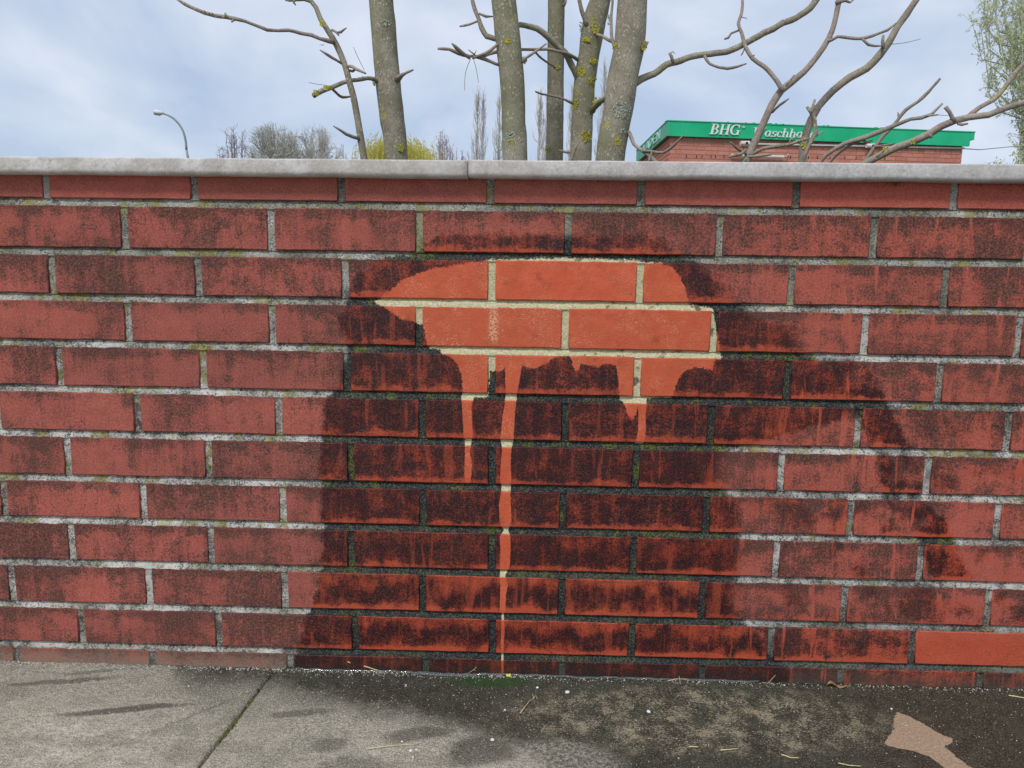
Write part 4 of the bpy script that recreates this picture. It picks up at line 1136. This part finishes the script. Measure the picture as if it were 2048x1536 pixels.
twig(td, [(1457,314,4),(1470,310,6),(1482,309,6),(1492,300,6)], .66, .7, knob=.3)
twig(td, [(1498,312,6),(1509.5,306,7),(1523,298,7),(1554.5,292,7),(1581,289,6),(1600,282,5),(1620,276,4)], .72, .66, knob=.2)
twig(td, [(1579,288,4),(1582,278,4),(1596,273,3)], .68)
twig(td, [(1496,313,5),(1520,312,5),(1543,309,4)], .66, knob=.5)
limb(td, 'trunk', [(1705,345,14),(1728,328,14),(1755,314,14),(1788,296.6,15),(1821,285.5,15),(1854.5,270,15),(1883,252,14),(1910,241,14),(1938.6,234.6,13),(1976,230,12),(2009.5,217,12),(2048,205,11),(2110,182,11)], .56, .5, n=11, wob=.12, to_ground=True, seed=35, m=M_barky)
br(td, [(1934,236,10),(1945,225,10),(1958.6,214.7,9),(1987,199,9),(2009.5,175,9),(2031.6,144,9),(2048,128,8),(2095,90,8)], .53, .5)
twig(td, [(1909,243,9),(1905,235,8),(1899,223.5,7),(1891,214,8)], .52, knob=.2, tip=.9)
twig(td, [(1916,247,5),(1925,249,5),(1936,247,5)], .52)
twig(td, [(1860,268,7),(1864,276,6)], .5, tip=.9)
twig(td, [(1753,314,5),(1768,301,6)], .52)
lichen(td, 1826, 284, 6, .54, M_lich_y, 44, 1.2, .9, trunkw=14, tcx=1826)
lichen(td, 1771, 299, 5, .52, M_lich_y, 26, trunkw=14, tcx=1771)
lichen(td, 1606, 285, 6, .84, M_lich_y, 26, .9, 2.0, trunkw=16, tcx=1608)

# ---------------------------------------------------------------- building with the green fascia
def bd(px, py, Yrel):                          # point at y-distance Yrel from camera
    d = ray(px, py); return CAM + d * (Yrel / d.y)
A = bd(1335, 240, 16.0); topz = A.z
def on_level(px, py, z):
    d = ray(px, py); return CAM + d * ((z - CAM.z) / d.z)
Bp = on_level(1950, 263, topz); Lp = on_level(1273, 300.5, topz)
fh = A.z - bd(1335, 271.5, 16.0).z
e1 = (Bp - A).normalized(); e2 = (Lp - A).normalized()
bl = (Bp - A).length; ll = (Lp - A).length
n1 = Vector((e1.y, -e1.x, 0)); n2 = Vector((-e2.y, e2.x, 0))
if n1.y > 0: n1 = -n1
if n2.x > 0: n2 = -n2
bld = empty('shop_building', (A.x, A.y, 0))
tag(bld, 'flat-roofed red brick building with a bright green lettered fascia behind the wall at right', 'building')
OV = 0.10                                       # fascia stands proud of the masonry
W0 = A - n1 * OV - n2 * OV                      # masonry corner
def mbrick_nodes(t):
    oi = t.new('ShaderNodeObjectInfo'); P = t.pos()
    c = t.mix(oi.outputs['Random'], (0.50, 0.19, 0.14), (0.62, 0.265, 0.20))
    c = t.mix(t.mr(t.noise(P, 30, 4, .7), .45, .7, 0, .4), c, (0.24, 0.08, 0.06))
    return {'Base Color': c, 'Roughness': 0.85}
M_fb = mat('facade_brick', mbrick_nodes)
M_fm = simple('facade_mortar', (0.55, 0.38, 0.31), (0.64, 0.47, 0.39), 12)
def lowwall_nodes(t):
    tc = t.new('ShaderNodeTexCoord').outputs['Object']
    x, y, z = t.sep(tc)
    n = t.new('ShaderNodeTexBrick'); t.l.new(t.comb(x, z, 0.0), n.inputs['Vector'])
    n.inputs['Scale'].default_value = 1.0; n.inputs['Brick Width'].default_value = 0.25; n.inputs['Row Height'].default_value = 0.083
    n.inputs['Mortar Size'].default_value = 0.006
    n.inputs['Color1'].default_value = (0.30, 0.09, 0.06, 1); n.inputs['Color2'].default_value = (0.36, 0.11, 0.08, 1); n.inputs['Mortar'].default_value = (0.4, 0.3, 0.24, 1)
    return {'Base Color': n.outputs['Color']}
M_low = mat('facade_brick_far', lowwall_nodes)
def box_on(mb, O, e, nn, a, b, z0, z1, d0, d1, m=0):
    """box along direction e from a to b, standing from d0 to d1 out along nn"""
    vs = [O + e*s + nn*d for (s, d) in ((a, d0), (b, d0), (b, d1), (a, d1))]
    V = [Vector((v.x, v.y, z0)) for v in vs] + [Vector((v.x, v.y, z1)) for v in vs]
    mb.add(V, [(0,1,2,3),(7,6,5,4),(0,4,5,1),(1,5,6,2),(2,6,7,3),(3,7,4,0)], m)
bm_top = topz - fh
bwl, lwl = bl - 2 * OV - 0.07, ll - OV
zsplit = bm_top + 0.005 - 8 * 0.083
mb = MB()
c4 = [W0, W0 + e1 * bwl, W0 + e1 * bwl + e2 * lwl, W0 + e2 * lwl]
def prism(mb, cs, z0, z1):
    V = [Vector((c.x, c.y, z0)) for c in cs] + [Vector((c.x, c.y, z1)) for c in cs]
    mb.add(V, [(3,2,1,0),(4,5,6,7),(0,1,5,4),(1,2,6,5),(2,3,7,6),(3,0,4,7)])
cin = [W0 - n1*.014 - n2*.014, W0 + e1*(bwl-.014) - n1*.014, W0 + e1*(bwl-.014) + e2*lwl, W0 + e2*lwl - n2*.014]
prism(mb, cin, zsplit, topz - 0.02); mb.build('wall', M_fm, bld)
mb = MB(); prism(mb, c4, -0.06, zsplit - 0.002); mb.build('wall', M_low, bld)
# individual bricks on the front, joined ones on the receding side
def fbrick_mesh(L):
    mb = MB(); mb.box((0, -0.014, 0), (L, 0.0, 0.072))
    me = bpy.data.meshes.new('brick'); me.from_pydata(mb.v, [], mb.f); me.materials.append(M_fb); return me
FM = {0.24: fbrick_mesh(0.24), 0.115: fbrick_mesh(0.115)}
ang = math.atan2(e1.y, e1.x); rr = random.Random(4)
for row in range(8):
    s = 0.0; z = bm_top - 0.003 - (row + 1) * 0.083 + 0.01; first = True; k = row
    while s < bwl - 0.03:
        L = 0.115 if (first and row % 2) or rr.random() < 0.17 else 0.24
        first = False
        if s + L > bwl: L = 0.115
        if s + L > bwl + .01: break
        o = bpy.data.objects.new('brick', FM[L]); col.objects.link(o); o.parent = bld
        p = W0 + e1 * s - n1 * (0.014 + rr.uniform(-.001, .001)) * 1.0
        o.location = Vector((p.x, p.y, z)) - Vector(bld.location)
        o.rotation_euler = (0, 0, ang); s += L + 0.011
mb = MB()
for row in range(8):
    s = 0.0; z = bm_top - 0.003 - (row + 1) * 0.083 + 0.01
    if row % 2 == 0: s = 0.127
    while s < lwl:
        box_on(mb, W0, e2, n2, s, min(lwl, s + 0.24), z, z + 0.072, -0.014, 0.0); s += 0.251
mb.build('side_brickwork', M_fb, bld, kind='stuff')
M_green = simple('green_fascia', (0.0, 0.42, 0.18), (0.02, 0.50, 0.25), 1.2, rough=0.45, spec=0.4)
M_green_f = simple('faded_green_fascia', (0.05, 0.36, 0.22), (0.09, 0.40, 0.27), 1.2, rough=0.5, spec=0.4)
M_grey = simple('grey_metal', (0.35, 0.35, 0.36), (0.45, 0.45, 0.46), 5, rough=0.5)
M_pipe = simple('pale_pipe', (0.58, 0.56, 0.55), (0.68, 0.67, 0.66), 5, rough=0.5)
M_lettr = simple('white_lettering', (0.74, 0.76, 0.76), (0.8, 0.82, 0.82), 5, rough=0.5)
M_lettf = simple('faded_lettering', (0.34, 0.58, 0.50), (0.42, 0.63, 0.56), 5, rough=0.6)
M_black = mat('black_glass', None, (0.01, 0.01, 0.012), 0.2)
mb = MB(); npan = 6                              # front fascia panels
for i in range(npan):
    a, b = i * (bl - 0.09) / npan, (i + 1) * (bl - 0.09) / npan
    mb = MB(); box_on(mb, A, e1, n1, a + .0015, b - .0015, bm_top, topz - 0.02, -0.05, 0.0)
    mb.build('fascia_panel', M_green if i else M_green, bld)
mb = MB(); box_on(mb, A, e1, n1, bl - 0.10, bl, topz - 0.17, topz - 0.02, -0.5, 0.001); mb.build('fascia_return', M_green, bld)
for i in range(5):
    a, b = i * ll / 5, (i + 1) * ll / 5
    mb = MB(); box_on(mb, A, e2, n2, a + .0015, b - .0015, bm_top, topz - 0.02, -0.05, 0.0)
    mb.build('fascia_panel', M_green_f, bld)
mb = MB(); box_on(mb, A, e1, n1, -0.01, bl + .01, topz - 0.019, topz, -0.14, 0.012); mb.build('roof_edge', M_green, bld)
mb = MB(); box_on(mb, A, e2, n2, 0.0, ll, topz - 0.0195, topz - 0.0005, -0.14, 0.011); mb.build('roof_edge', M_green_f, bld)
mb = MB(); prism(mb, [A - n1*.15 - n2*.15, A + e1*(bl-.15) - n1*.15, A + e1*(bl-.15) + e2*ll, A + e2*ll - n2*.15], topz - .018, topz - .006); mb.build('roof', M_grey, bld)
mb = MB(); rr = random.Random(8)
for i in range(26):                              # moss along the roof edge
    s = rr.choice([1.55, 2.0, 2.2, 3.2, 3.4, 4.6]) + rr.gauss(0, .12); p = A + e1 * s - n1 * 0.03
    cushion(mb, Vector((p.x, p.y, topz)), rr.uniform(.02, .05), rr.uniform(.008, .022))
mb.build('roof_moss', M_moss, bld, smooth=True, kind='stuff')
# lettering -------------------------------------------------------
def arc(cx, cy, rx, ry, a0, a1, wx, wy, n=14):
    """calligraphic arc: stroke wx wide where vertical, wy where horizontal"""
    q = []
    for i in range(n):
        t0, t1 = radians(a0 + (a1-a0)*i/n), radians(a0 + (a1-a0)*(i+1)/n)
        def pt(t, s): return (cx + (rx + s*wx/2) * cos(t), cy + (ry + s*wy/2) * sin(t))
        q.append([pt(t0, -1), pt(t1, -1), pt(t1, 1), pt(t0, 1)])
    return q
def rect(x0, y0, x1, y1): return [[(x0,y0),(x1,y0),(x1,y1),(x0,y1)]]
def dia(x0, y0, x1, y1, w): return [[(x0-w/2,y0),(x0+w/2,y0),(x1+w/2,y1),(x1-w/2,y1)]]
def ser(x, y, w=.30, h=.055): return rect(x-w/2, y, x+w/2, y+h)
G = {}
G['B'] = (0.74, rect(.10,0,.27,1)+rect(0,0,.35,.055)+rect(0,.945,.35,1)+arc(.34,.745,.20,.225,-90,90,.15,.06)+arc(.36,.265,.24,.235,-90,90,.16,.06)+rect(.25,.94,.36,1)+rect(.25,.475,.38,.53)+rect(.25,0,.38,.06))
G['H'] = (0.86, rect(.10,0,.27,1)+rect(.58,0,.75,1)+ser(.185,0)+ser(.185,.945)+ser(.665,0)+ser(.665,.945)+rect(.25,.47,.6,.53))
G['G'] = (0.82, arc(.42,.5,.33,.47,48,325,.17,.07,22)+rect(.60,.03,.76,.42)+ser(.68,.40,.32)+rect(.66,.66,.71,.98))
G['W'] = (1.10, dia(.16,1,.36,0,.17)+dia(.56,1,.38,0,.08)+dia(.56,1,.76,0,.17)+dia(.98,1,.78,0,.08)+ser(.16,.945)+ser(.56,.945)+ser(.98,.945,.24))
G['a'] = (0.60, arc(.26,.32,.19,.29,60,300,.13,.06)+rect(.38,.04,.51,.66)+rect(.50,0,.60,.06)+arc(.30,.58,.12,.06,0,180,.1,.06,8))
G['s'] = (0.46, arc(.24,.47,.13,.15,40,260,.11,.06,10)+arc(.24,.18,.14,.15,-150,80,.12,.06,10)+rect(.36,.48,.40,.66)+rect(.06,0,.10,.17))
G['c'] = (0.50, arc(.29,.32,.21,.29,55,310,.14,.06,14)+rect(.36,.44,.46,.58))
G['h'] = (0.64, rect(.08,0,.21,1)+rect(0,.94,.12,1)+arc(.31,.40,.16,.22,0,150,.13,.07,10)+rect(.41,0,.53,.42)+rect(.52,0,.62,.06)+rect(.02,0,.26,.05))
G['l'] = (0.30, rect(.09,0,.22,1)+rect(0,.94,.12,1)+rect(.01,0,.30,.055))
G['e'] = (0.52, arc(.29,.32,.21,.29,0,310,.13,.06,16)+rect(.14,.32,.52,.38))
G['R'] = (0.7, arc(.3,.5,.28,.28,0,360,.10,.10,18)+rect(.20,.34,.27,.66)+arc(.28,.57,.08,.07,-90,90,.06,.06,6)+dia(.30,.48,.42,.34,.07))
for ch, gl in (('L', (.55, rect(.05,0,.2,1)+rect(.05,0,.5,.14))), ('A', (.7, dia(.08,0,.34,1,.16)+dia(.62,0,.36,1,.16)+rect(.18,.28,.52,.4))), ('D', (.7, rect(.05,0,.2,1)+arc(.2,.5,.36,.43,-90,90,.15,.14))), ('E', (.58, rect(.05,0,.2,1)+rect(.05,0,.52,.13)+rect(.05,.44,.46,.56)+rect(.05,.87,.52,1))), ('N', (.72, rect(.05,0,.19,1)+rect(.53,0,.67,1)+dia(.12,1,.60,0,.15)))):
    G[ch] = gl
def word(txt, O, e, nn, s0, z0, h, wid, m, shear=0.22, thick=0.02, flip=False):
    tot = sum(G[c][0] for c in txt); kx = wid / tot; x = 0
    for ch in txt:
        mb = MB()
        for qi, q in enumerate(G[ch][1]):
            dd = thick + 0.0004 * (qi % 9)
            V = []
            for dep in (0.0012, dd):
                for (u, v) in q:
                    s = s0 + (x + u) * kx + v * h * shear
                    p = O + e * (s if not flip else -s) + nn * dep
                    V.append(Vector((p.x, p.y, z0 + v * h)))
            mb.add(V, [(0,1,2,3),(7,6,5,4),(0,4,5,1),(1,5,6,2),(2,6,7,3),(3,7,4,0)])
        mb.build('letter', m, bld); x += G[ch][0]
def s_of(px, py):                               # distance along the front for a pixel on the fascia
    d = ray(px, py); den = d.dot(n1); t_ = (A - CAM).dot(n1) / den
    p = CAM + d * t_; return (p - A).dot(e1), p.z
s0, z0 = s_of(1418, 268.5); s1, z1 = s_of(1418, 247.5); s2, _ = s_of(1479, 270)
word('BHG', A, e1, n1, s0, z0, z1 - z0, (s2 - s0) * 0.97, M_lettr)
s3, z3 = s_of(1484, 255.5); word('R', A, e1, n1, s3, z3 - .02, 0.065, 0.055, M_lettr, 0)
s4, z4 = s_of(1503, 272); s5, _ = s_of(1628, 279); _, z5 = s_of(1506, 254.5)
word('Waschhalle', A, e1, n1, s4, z4 - 0.005, z5 - z4 + 0.0, (s5 - s4), M_lettr)
word('LADEN', A, e2, n2, -ll * 0.72, bm_top + 0.06, 0.19, ll * 0.55, M_lettf, 0.0, flip=True)
# conduit, tube lamp, cameras, weep holes
def fpt(px, py, out=0.0):
    s, z = s_of(px, py)
    d = ray(px, py); O = W0; den = d.dot(n1); t_ = (O + n1 * out - CAM).dot(n1) / den
    return CAM + d * t_
mb = MB(); mb.tube([fpt(1490, 287.5, .03), fpt(1700, 291.5, .03), fpt(1928, 296.5, .03)], 0.022, 6); mb.build('conduit', M_pipe, bld)
mb = MB(); a, b = fpt(1462, 310.5, .07), fpt(1567, 314, .07); mb.tube([a, b], 0.032, 8)
tl = mb.build('tube_lamp', M_pipe, bld)
mb = MB(); mb.tube([b, fpt(1574, 312, .05), fpt(1577, 308, .02)], 0.009, 5); mb.build('lamp_cable', M_pipe, bld)
for px, py in ((1490, 287), (1742, 292)):
    c = fpt(px, py, .12); mb = MB()
    mb.tube([c - e1*.10, c + e1*.085], [.045, .055], 10); mb.tube([c + n1*-.12, c], .018, 6)
    co = mb.build('security_camera', M_pipe, bld, smooth=False)
    mb = MB(); mb.tube([c + e1*.0852, c + e1*.092], .038, 10); mb.tube([c + e1*0.02 + n1*.046, c + e1*0.02 + n1*.054], .028, 8); mb.build('lens', M_black, bld)
mb = MB()
for i, px in enumerate((1373,1393,1404,1422,1431,1448,1581,1617,1635,1660,1690,1712,1745,1770)):
    p = fpt(px, 313 + (px - 1373) * .008, .001); box_on(mb, p, e1, n1, -.008, .008, p.z - .03, p.z + .03, -.01, .002)
mb.build('weep_hole', M_black, bld, kind='stuff')
mb = MB(); c = fpt(1922, 297, .05); mb.tube([fpt(1922, 297, 0), c], .02, 6); mb.build('cable_bracket', M_grey, bld)
cb = MB(); q0 = fpt(1922, 297, .06); q1 = bd(1995, 296, 18.0); q2 = bd(2160, 280, 22.0)
cb.tube([q0, q0.lerp(q1, .5) + Vector((0, 0, -.03)), q1, q2], 0.011, 5)
tag(cb.build('overhead_cable', M_grey), 'thin dark cable running from the building corner to the right', 'cable')

# ---------------------------------------------------------------- street lamp far left
lb = bd(378, 330, 36.0); lt = bd(320, 226, 36.0)
lamp = empty('street_lamp', (lb.x, lb.y, 0)); tag(lamp, 'tall street lamp with a curved grey arm in the distance at left', 'street lamp')
M_galv = simple('galvanised_steel', (0.22, 0.25, 0.27), (0.30, 0.33, 0.35), 3, rough=0.5)
arm = [bd(x, y, 36.0) for x, y in ((373,300),(371,280),(366,262),(357,247),(346,236),(335,230),(325,226.5))]
mb = MB(); mb.tube([Vector((lb.x + .02, lb.y, -.06)), Vector((lb.x, lb.y, 3.5)), bd(376, 316, 36.0), arm[0]], [.09, .075, .06, .055], 8); mb.build('pole', M_galv, lamp, smooth=True)
mb = MB(); P_, r_ = cr_sample(arm, [.055, .053, .05, .047, .045, .04, .04], .12); mb.tube(P_, r_, 8); mb.build('arm', M_galv, lamp, smooth=True)
mb = MB(); a, b = bd(327, 226.8, 36.0), bd(307, 223.5, 36.0)
mb.tube([a, a.lerp(b, .3), a.lerp(b, .8), b], [.05, .10, .115, .06], 10); h_ = mb.build('lamp_head', M_pipe, lamp, smooth=True)
mb = MB(); mb.tube([a.lerp(b, .35) + Vector((0,0,-.06)), a.lerp(b, .92) + Vector((0,0,-.055))], [.075, .07], 8); mb.build('lamp_glass', M_grey, lamp)

# ---------------------------------------------------------------- far trees
def far_tree(name, label, px, hw, Y, hpx_top, m, seed, n=700, leader=0.0):
    """trunk, limbs reaching the crown's outline, and fine twigs fanning out and up inside it"""
    base = bd(px, 534, Y); H = bd(px, hpx_top, Y).z; rx = (bd(px + hw, 534, Y) - base).length
    root = empty(name, (base.x, base.y, -.05)); tag(root, label, 'tree', fg)
    rr = random.Random(seed); zc = H * 0.68; rz = H - zc; r0 = .16 + H * .008
    mt = MB(); p1 = Vector((base.x + rr.uniform(-.2, .2), base.y, H * .28))
    mt.tube([Vector((base.x, base.y, -.06)), Vector((base.x, base.y, H * .14)), p1], [r0 * 1.3, r0, r0 * .9], 8); mt.build('trunk', m, root, smooth=True)
    mb = MB(); C_ = Vector((base.x, base.y, zc))
    def lump(u): return 0.98 + 0.38 * noise.noise(u * 1.9 + Vector((seed * 7.1, 0, 0))) + leader * max(0, u.z) ** 6
    limbs = []
    for i in range(34):
        u = Vector((rr.gauss(0, 1), rr.gauss(0, 1), rr.gauss(.5, .8))).normalized(); k = lump(u) * rr.uniform(.8, 1)
        e = C_ + Vector((u.x * rx, u.y * rx, u.z * rz)) * k
        if e.z < H * .45: continue
        mid = p1.lerp(e, .5) + Vector((u.x, u.y, -.3)) * rx * .12
        P_, r_ = cr_sample([p1, mid, e], [r0 * .55, r0 * .3, .02], rx * .2); mb.tube(P_, r_, 4, cap=False, wob=0)
        limbs.append(P_)
    for i in range(int(n * 1.7)):
        P_ = rr.choice(limbs); a_ = rr.uniform(.35, .98) * (len(P_) - 1); k = int(a_); p = P_[k].lerp(P_[min(k+1, len(P_)-1)], a_ - k)
        out = (p - C_); out = Vector((out.x / rx, out.y / rx, out.z / rz + .35))
        d = (out + Vector((rr.gauss(0, .55), rr.gauss(0, .55), rr.gauss(.25, .5)))).normalized()
        L = rr.uniform(.25, .6) * rx * .8; r = rr.uniform(.013, .032)
        def clip(q):
            v = q - C_; w = Vector((v.x / rx, v.y / rx, v.z / rz)); l = w.length
            if l < 1e-4: return q
            lim = lump(w / l) * 1.12
            return q if l < lim else C_ + v * (lim / l) * rr.uniform(.97, 1.02)
        q1 = clip(p + d * L * .5 + Vector((rr.gauss(0, .1), rr.gauss(0, .1), 0))); q2 = clip(p + d * L + Vector((0, 0, L * .15)))
        mb.tube([p, q1, q2], [r, r * .8, r * .5], 3, cap=False)
        for s_ in range(3):
            c = q1.lerp(q2, rr.random()); e = clip(c + (d + Vector((rr.gauss(0, .7), rr.gauss(0, .7), rr.gauss(.2, .5)))) * L * .35)
            mb.tube([c, e], [r * .6, .007], 3, cap=False)
    mb.build('crown', m, root)
    return root
M_fbark = simple('distant_bark', (0.34, 0.30, 0.30), (0.44, 0.40, 0.39), .5)
M_fbark2 = simple('hazed_bark_violet', (0.42, 0.37, 0.41), (0.52, 0.47, 0.51), .5)  # bark colour lightened to stand in for distance haze
M_fbark3 = simple('hazed_bark_green', (0.41, 0.40, 0.36), (0.50, 0.49, 0.44), .5)  # distance haze is painted into this bark colour too
def leafy(name, c1, c2):
    m = simple(name, c1, c2, 1.0); nt = m.node_tree
    b = nt.nodes['Principled BSDF']; out = nt.nodes['Material Output']
    tr = nt.nodes.new('ShaderNodeBsdfTranslucent'); tr.inputs['Color'].default_value = (*c2, 1)
    ms = nt.nodes.new('ShaderNodeMixShader'); ms.inputs[0].default_value = 0.5
    nt.links.new(b.outputs[0], ms.inputs[1]); nt.links.new(tr.outputs[0], ms.inputs[2]); nt.links.new(ms.outputs[0], out.inputs[0])
    return m
M_will = leafy('willow_yellow', (0.58, 0.54, 0.12), (0.74, 0.69, 0.24))
M_young = leafy('young_leaves', (0.60, 0.66, 0.34), (0.76, 0.78, 0.52))
fg = 'far trees above the coping'
far_tree('bare_tree', 'bare violet-grey tree, leftmost tall one of the far trees, with one pointed leader', 480, 34, 70, 255, M_fbark2, 3, 420, leader=.22)
far_tree('bare_tree', 'small bare tree low behind the coping at the left end of the far trees', 452, 22, 74, 290, M_fbark2, 5, 160)
far_tree('bare_tree', 'broad round-headed bare tree, left half of the far thicket, greyish green', 562, 66, 66, 251, M_fbark3, 8, 1000)
far_tree('bare_tree', 'broad round-headed bare tree, right half of the far thicket, brownish', 628, 74, 69, 252, M_fbark3, 17, 1300)
far_tree('bare_tree', 'low bare tree at the right end of the far thicket beside the slender stem', 684, 36, 72, 282, M_fbark2, 10, 240)
far_tree('bare_tree', 'bare violet-grey tree just right of the yellow willow', 884, 32, 80, 258, M_fbark2, 12, 420)
far_tree('bare_tree', 'lowest bare tree between the yellow willow and the poplars', 917, 27, 84, 284, M_fbark2, 14, 260)
# willow: drooping strands
wb = bd(797, 534, 62); root = empty('willow', (wb.x, wb.y, -.05)); tag(root, 'round weeping willow in yellow spring leaf behind the thick left trunk', 'tree', fg)
rr = random.Random(2); H = bd(797, 260, 62).z
mt = MB(); mt.tube([Vector((wb.x, wb.y, -.06)), Vector((wb.x, wb.y, 4.5))], [.45, .3], 8)
mt.build('trunk', M_fbark, root)
ms, ml = MB(), MB()
RW = (bd(862, 534, 62) - bd(733, 534, 62)).length / 2
for i in range(46):
    a = rr.uniform(0, 2*pi); rad_ = RW * sqrt(rr.random()) * .85
    e = Vector((wb.x + cos(a)*rad_, wb.y + sin(a)*rad_, H - 0.2 - (rad_/RW)**2 * 3.2 - rr.random()*.5))
    ms.tube([Vector((wb.x, wb.y, 4.3)), Vector((wb.x, wb.y, 4.3)).lerp(e, .5) + Vector((0,0,1.0)), e], [.12, .07, .03], 4, cap=False)
    for s in range(34):
        p = e + Vector((rr.gauss(0, .75), rr.gauss(0, .75), rr.uniform(-.4, .25)))
        if p.z > H: p.z = H - rr.random()*.3
        out = Vector((p.x - wb.x, p.y - wb.y, 0)); out = out.normalized() * .35 if out.length > .1 else Vector((0,0,0))
        L = rr.uniform(1.4, 4.2); pts = [p, p + out*.6 + Vector((0,0,-.1*L)), p + out + Vector((0,0,-.5*L)), p + out*1.1 + Vector((0,0,-L))]
        ms.tube(pts, .012, 3, cap=False)
        for q in range(9):
            u = rr.random()*2.99; k = int(u); c = pts[k].lerp(pts[k+1], u-k)
            d = Vector((rr.gauss(0,.6), rr.gauss(0,.6), -1)).normalized()*.11; w = Vector((rr.gauss(0,1), rr.gauss(0,1), .2)).normalized()*.06
            ml.add([c, c+d*.5+w, c+d, c+d*.5-w], [(0,1,2,3)])
ms.build('strands', M_will, root, kind='stuff'); ml.build('foliage', M_will, root, kind='stuff')
# poplars
def poplar(px, top, Y, label, seed, wid):
    b = bd(px, 534, Y); H = bd(px, top, Y).z
    root = empty('poplar', (b.x, b.y, -.05)); tag(root, label, 'tree', 'bare columnar poplars in the distance')
    rr = random.Random(seed); mt = MB()
    mt.tube([Vector((b.x, b.y, -.06)), Vector((b.x, b.y, H*.5)), Vector((b.x + .2, b.y, H*.97))], [.35, .2, .03], 6); mt.build('trunk', M_fbark, root, smooth=True)
    mb = MB()
    for i in range(120):
        z = rr.uniform(.12, .95) * H; a = rr.uniform(0, 2*pi)
        w = wid * (0.55 + .45 * sin(pi * min(1, (z/H)))) * (1 if z < .7*H else (1 - z/H)/.3 * .9 + .1)
        L = rr.uniform(.10, .2) * H * (1.1 - z/H*.8); o = Vector((cos(a), sin(a), 0)) * w * rr.uniform(.4, 1)
        p = Vector((b.x + .2*z/H, b.y, z)); pts = [p, p + o*.7 + Vector((0,0,L*.3)), p + o + Vector((0,0,L*.7)), p + o*1.02 + Vector((0,0,L*1.1))]
        pts = [Vector((q.x, q.y, min(q.z, H))) for q in pts]
        mb.tube(pts, [.045, .035, .025, .015], 3, cap=False)
        for k in range(5):
            u = rr.uniform(.3, 2.95); c = pts[int(u)].lerp(pts[int(u)+1], u-int(u))
            mb.tube([c, c + Vector((rr.gauss(0,.22), rr.gauss(0,.22), rr.uniform(.4, 1.3)))], .013, 3, cap=False)
    mb.build('crown', M_fbark3 if seed % 2 else M_fbark2, root)
poplar(951, 185, 100, 'bare poplar with a forked narrow crown, leftmost of the poplars, left of the stems', 3, 1.0)
poplar(962, 190, 103, 'bare poplar close behind the leftmost one, slightly to its right', 4, .7)
poplar(994, 185, 104, 'bare poplar half hidden by the left stem of the four-stemmed tree', 5, 1.0)
poplar(1072, 178, 100, 'tallest bare poplar in the gap between the first and second stem', 7, 1.1)
poplar(1086, 195, 104, 'shorter bare poplar in the gap between the first and second stem', 8, .9)
poplar(1135, 170, 104, 'bare poplar seen in the gap between the second and third stem', 9, .8)
poplar(1196, 130, 92, 'bare poplar seen in the gap between the third and fourth stem', 11, 1.0)
# tall budding tree at the right edge
rb = bd(2065, 534, 24); root = empty('budding_tree', (rb.x, rb.y, -.05)); tag(root, 'tall upright tree with fresh pale green leaves at the right edge of the photo', 'tree')
rr = random.Random(21); H = 11.5
mt = MB(); tr = [Vector((rb.x, rb.y, -.06)), Vector((rb.x + .1, rb.y, 3.2)), Vector((rb.x - .05, rb.y, 6.5)), Vector((rb.x, rb.y, H))]
P_, r_ = cr_sample(tr, [.26, .2, .15, .03], .4); mt.tube(P_, r_, 10, wob=.08); mt.build('trunk', M_fbark3, root, smooth=True)
mb, ml = MB(), MB()
for i in range(330):
    z = rr.uniform(1.6, H - 1.0); a = rr.uniform(0, 2*pi)
    w = 2.15 * (0.72 + .34 * sin(z * 1.1 + 1)) * rr.uniform(.45, 1.05)
    L = rr.uniform(.8, 2.8) * (1 if z > 3 else .6)
    o = Vector((cos(a), sin(a), 0)) * w; p = Vector((rb.x, rb.y, z))
    pts = [p, p + o*.45 + Vector((0,0,L*.12)), p + o*.85 + Vector((0,0,L*.4)), p + o + Vector((rr.gauss(0,.1), rr.gauss(0,.1), L)), p + o*1.02 + Vector((rr.gauss(0,.15), 0, L*1.4))]
    mb.tube(pts, [.035, .026, .018, .011, .006], 3, cap=False)
    for k in range(34):
        u = rr.uniform(.9, 3.98); c = pts[int(u)].lerp(pts[int(u)+1], u-int(u))
        e = c + Vector((rr.gauss(0, .17), rr.gauss(0, .17), rr.uniform(-.15, .45)))
        mb.tube([c, c.lerp(e, .5) + Vector((0,0,.03)), e], .005, 3, cap=False)
        for q in range(6):
            g = c.lerp(e, rr.random()) + Vector((rr.gauss(0,.03), rr.gauss(0,.03), rr.gauss(0,.03)))
            s = rr.uniform(.020, .050); u1 = Vector((rr.gauss(0,1), rr.gauss(0,1), rr.gauss(0,1))).normalized(); w1 = u1.cross(Vector((rr.gauss(0,1), rr.gauss(0,1), rr.gauss(0,1)))).normalized()
            ml.add([g - u1*s, g + w1*s*.6, g + u1*s, g - w1*s*.6], [(0,1,2,3)])
mb.build('crown', simple('pale_twigs', (0.42, 0.43, 0.32), (0.52, 0.52, 0.40), .5), root); ml.build('foliage', M_young, root, kind='stuff')
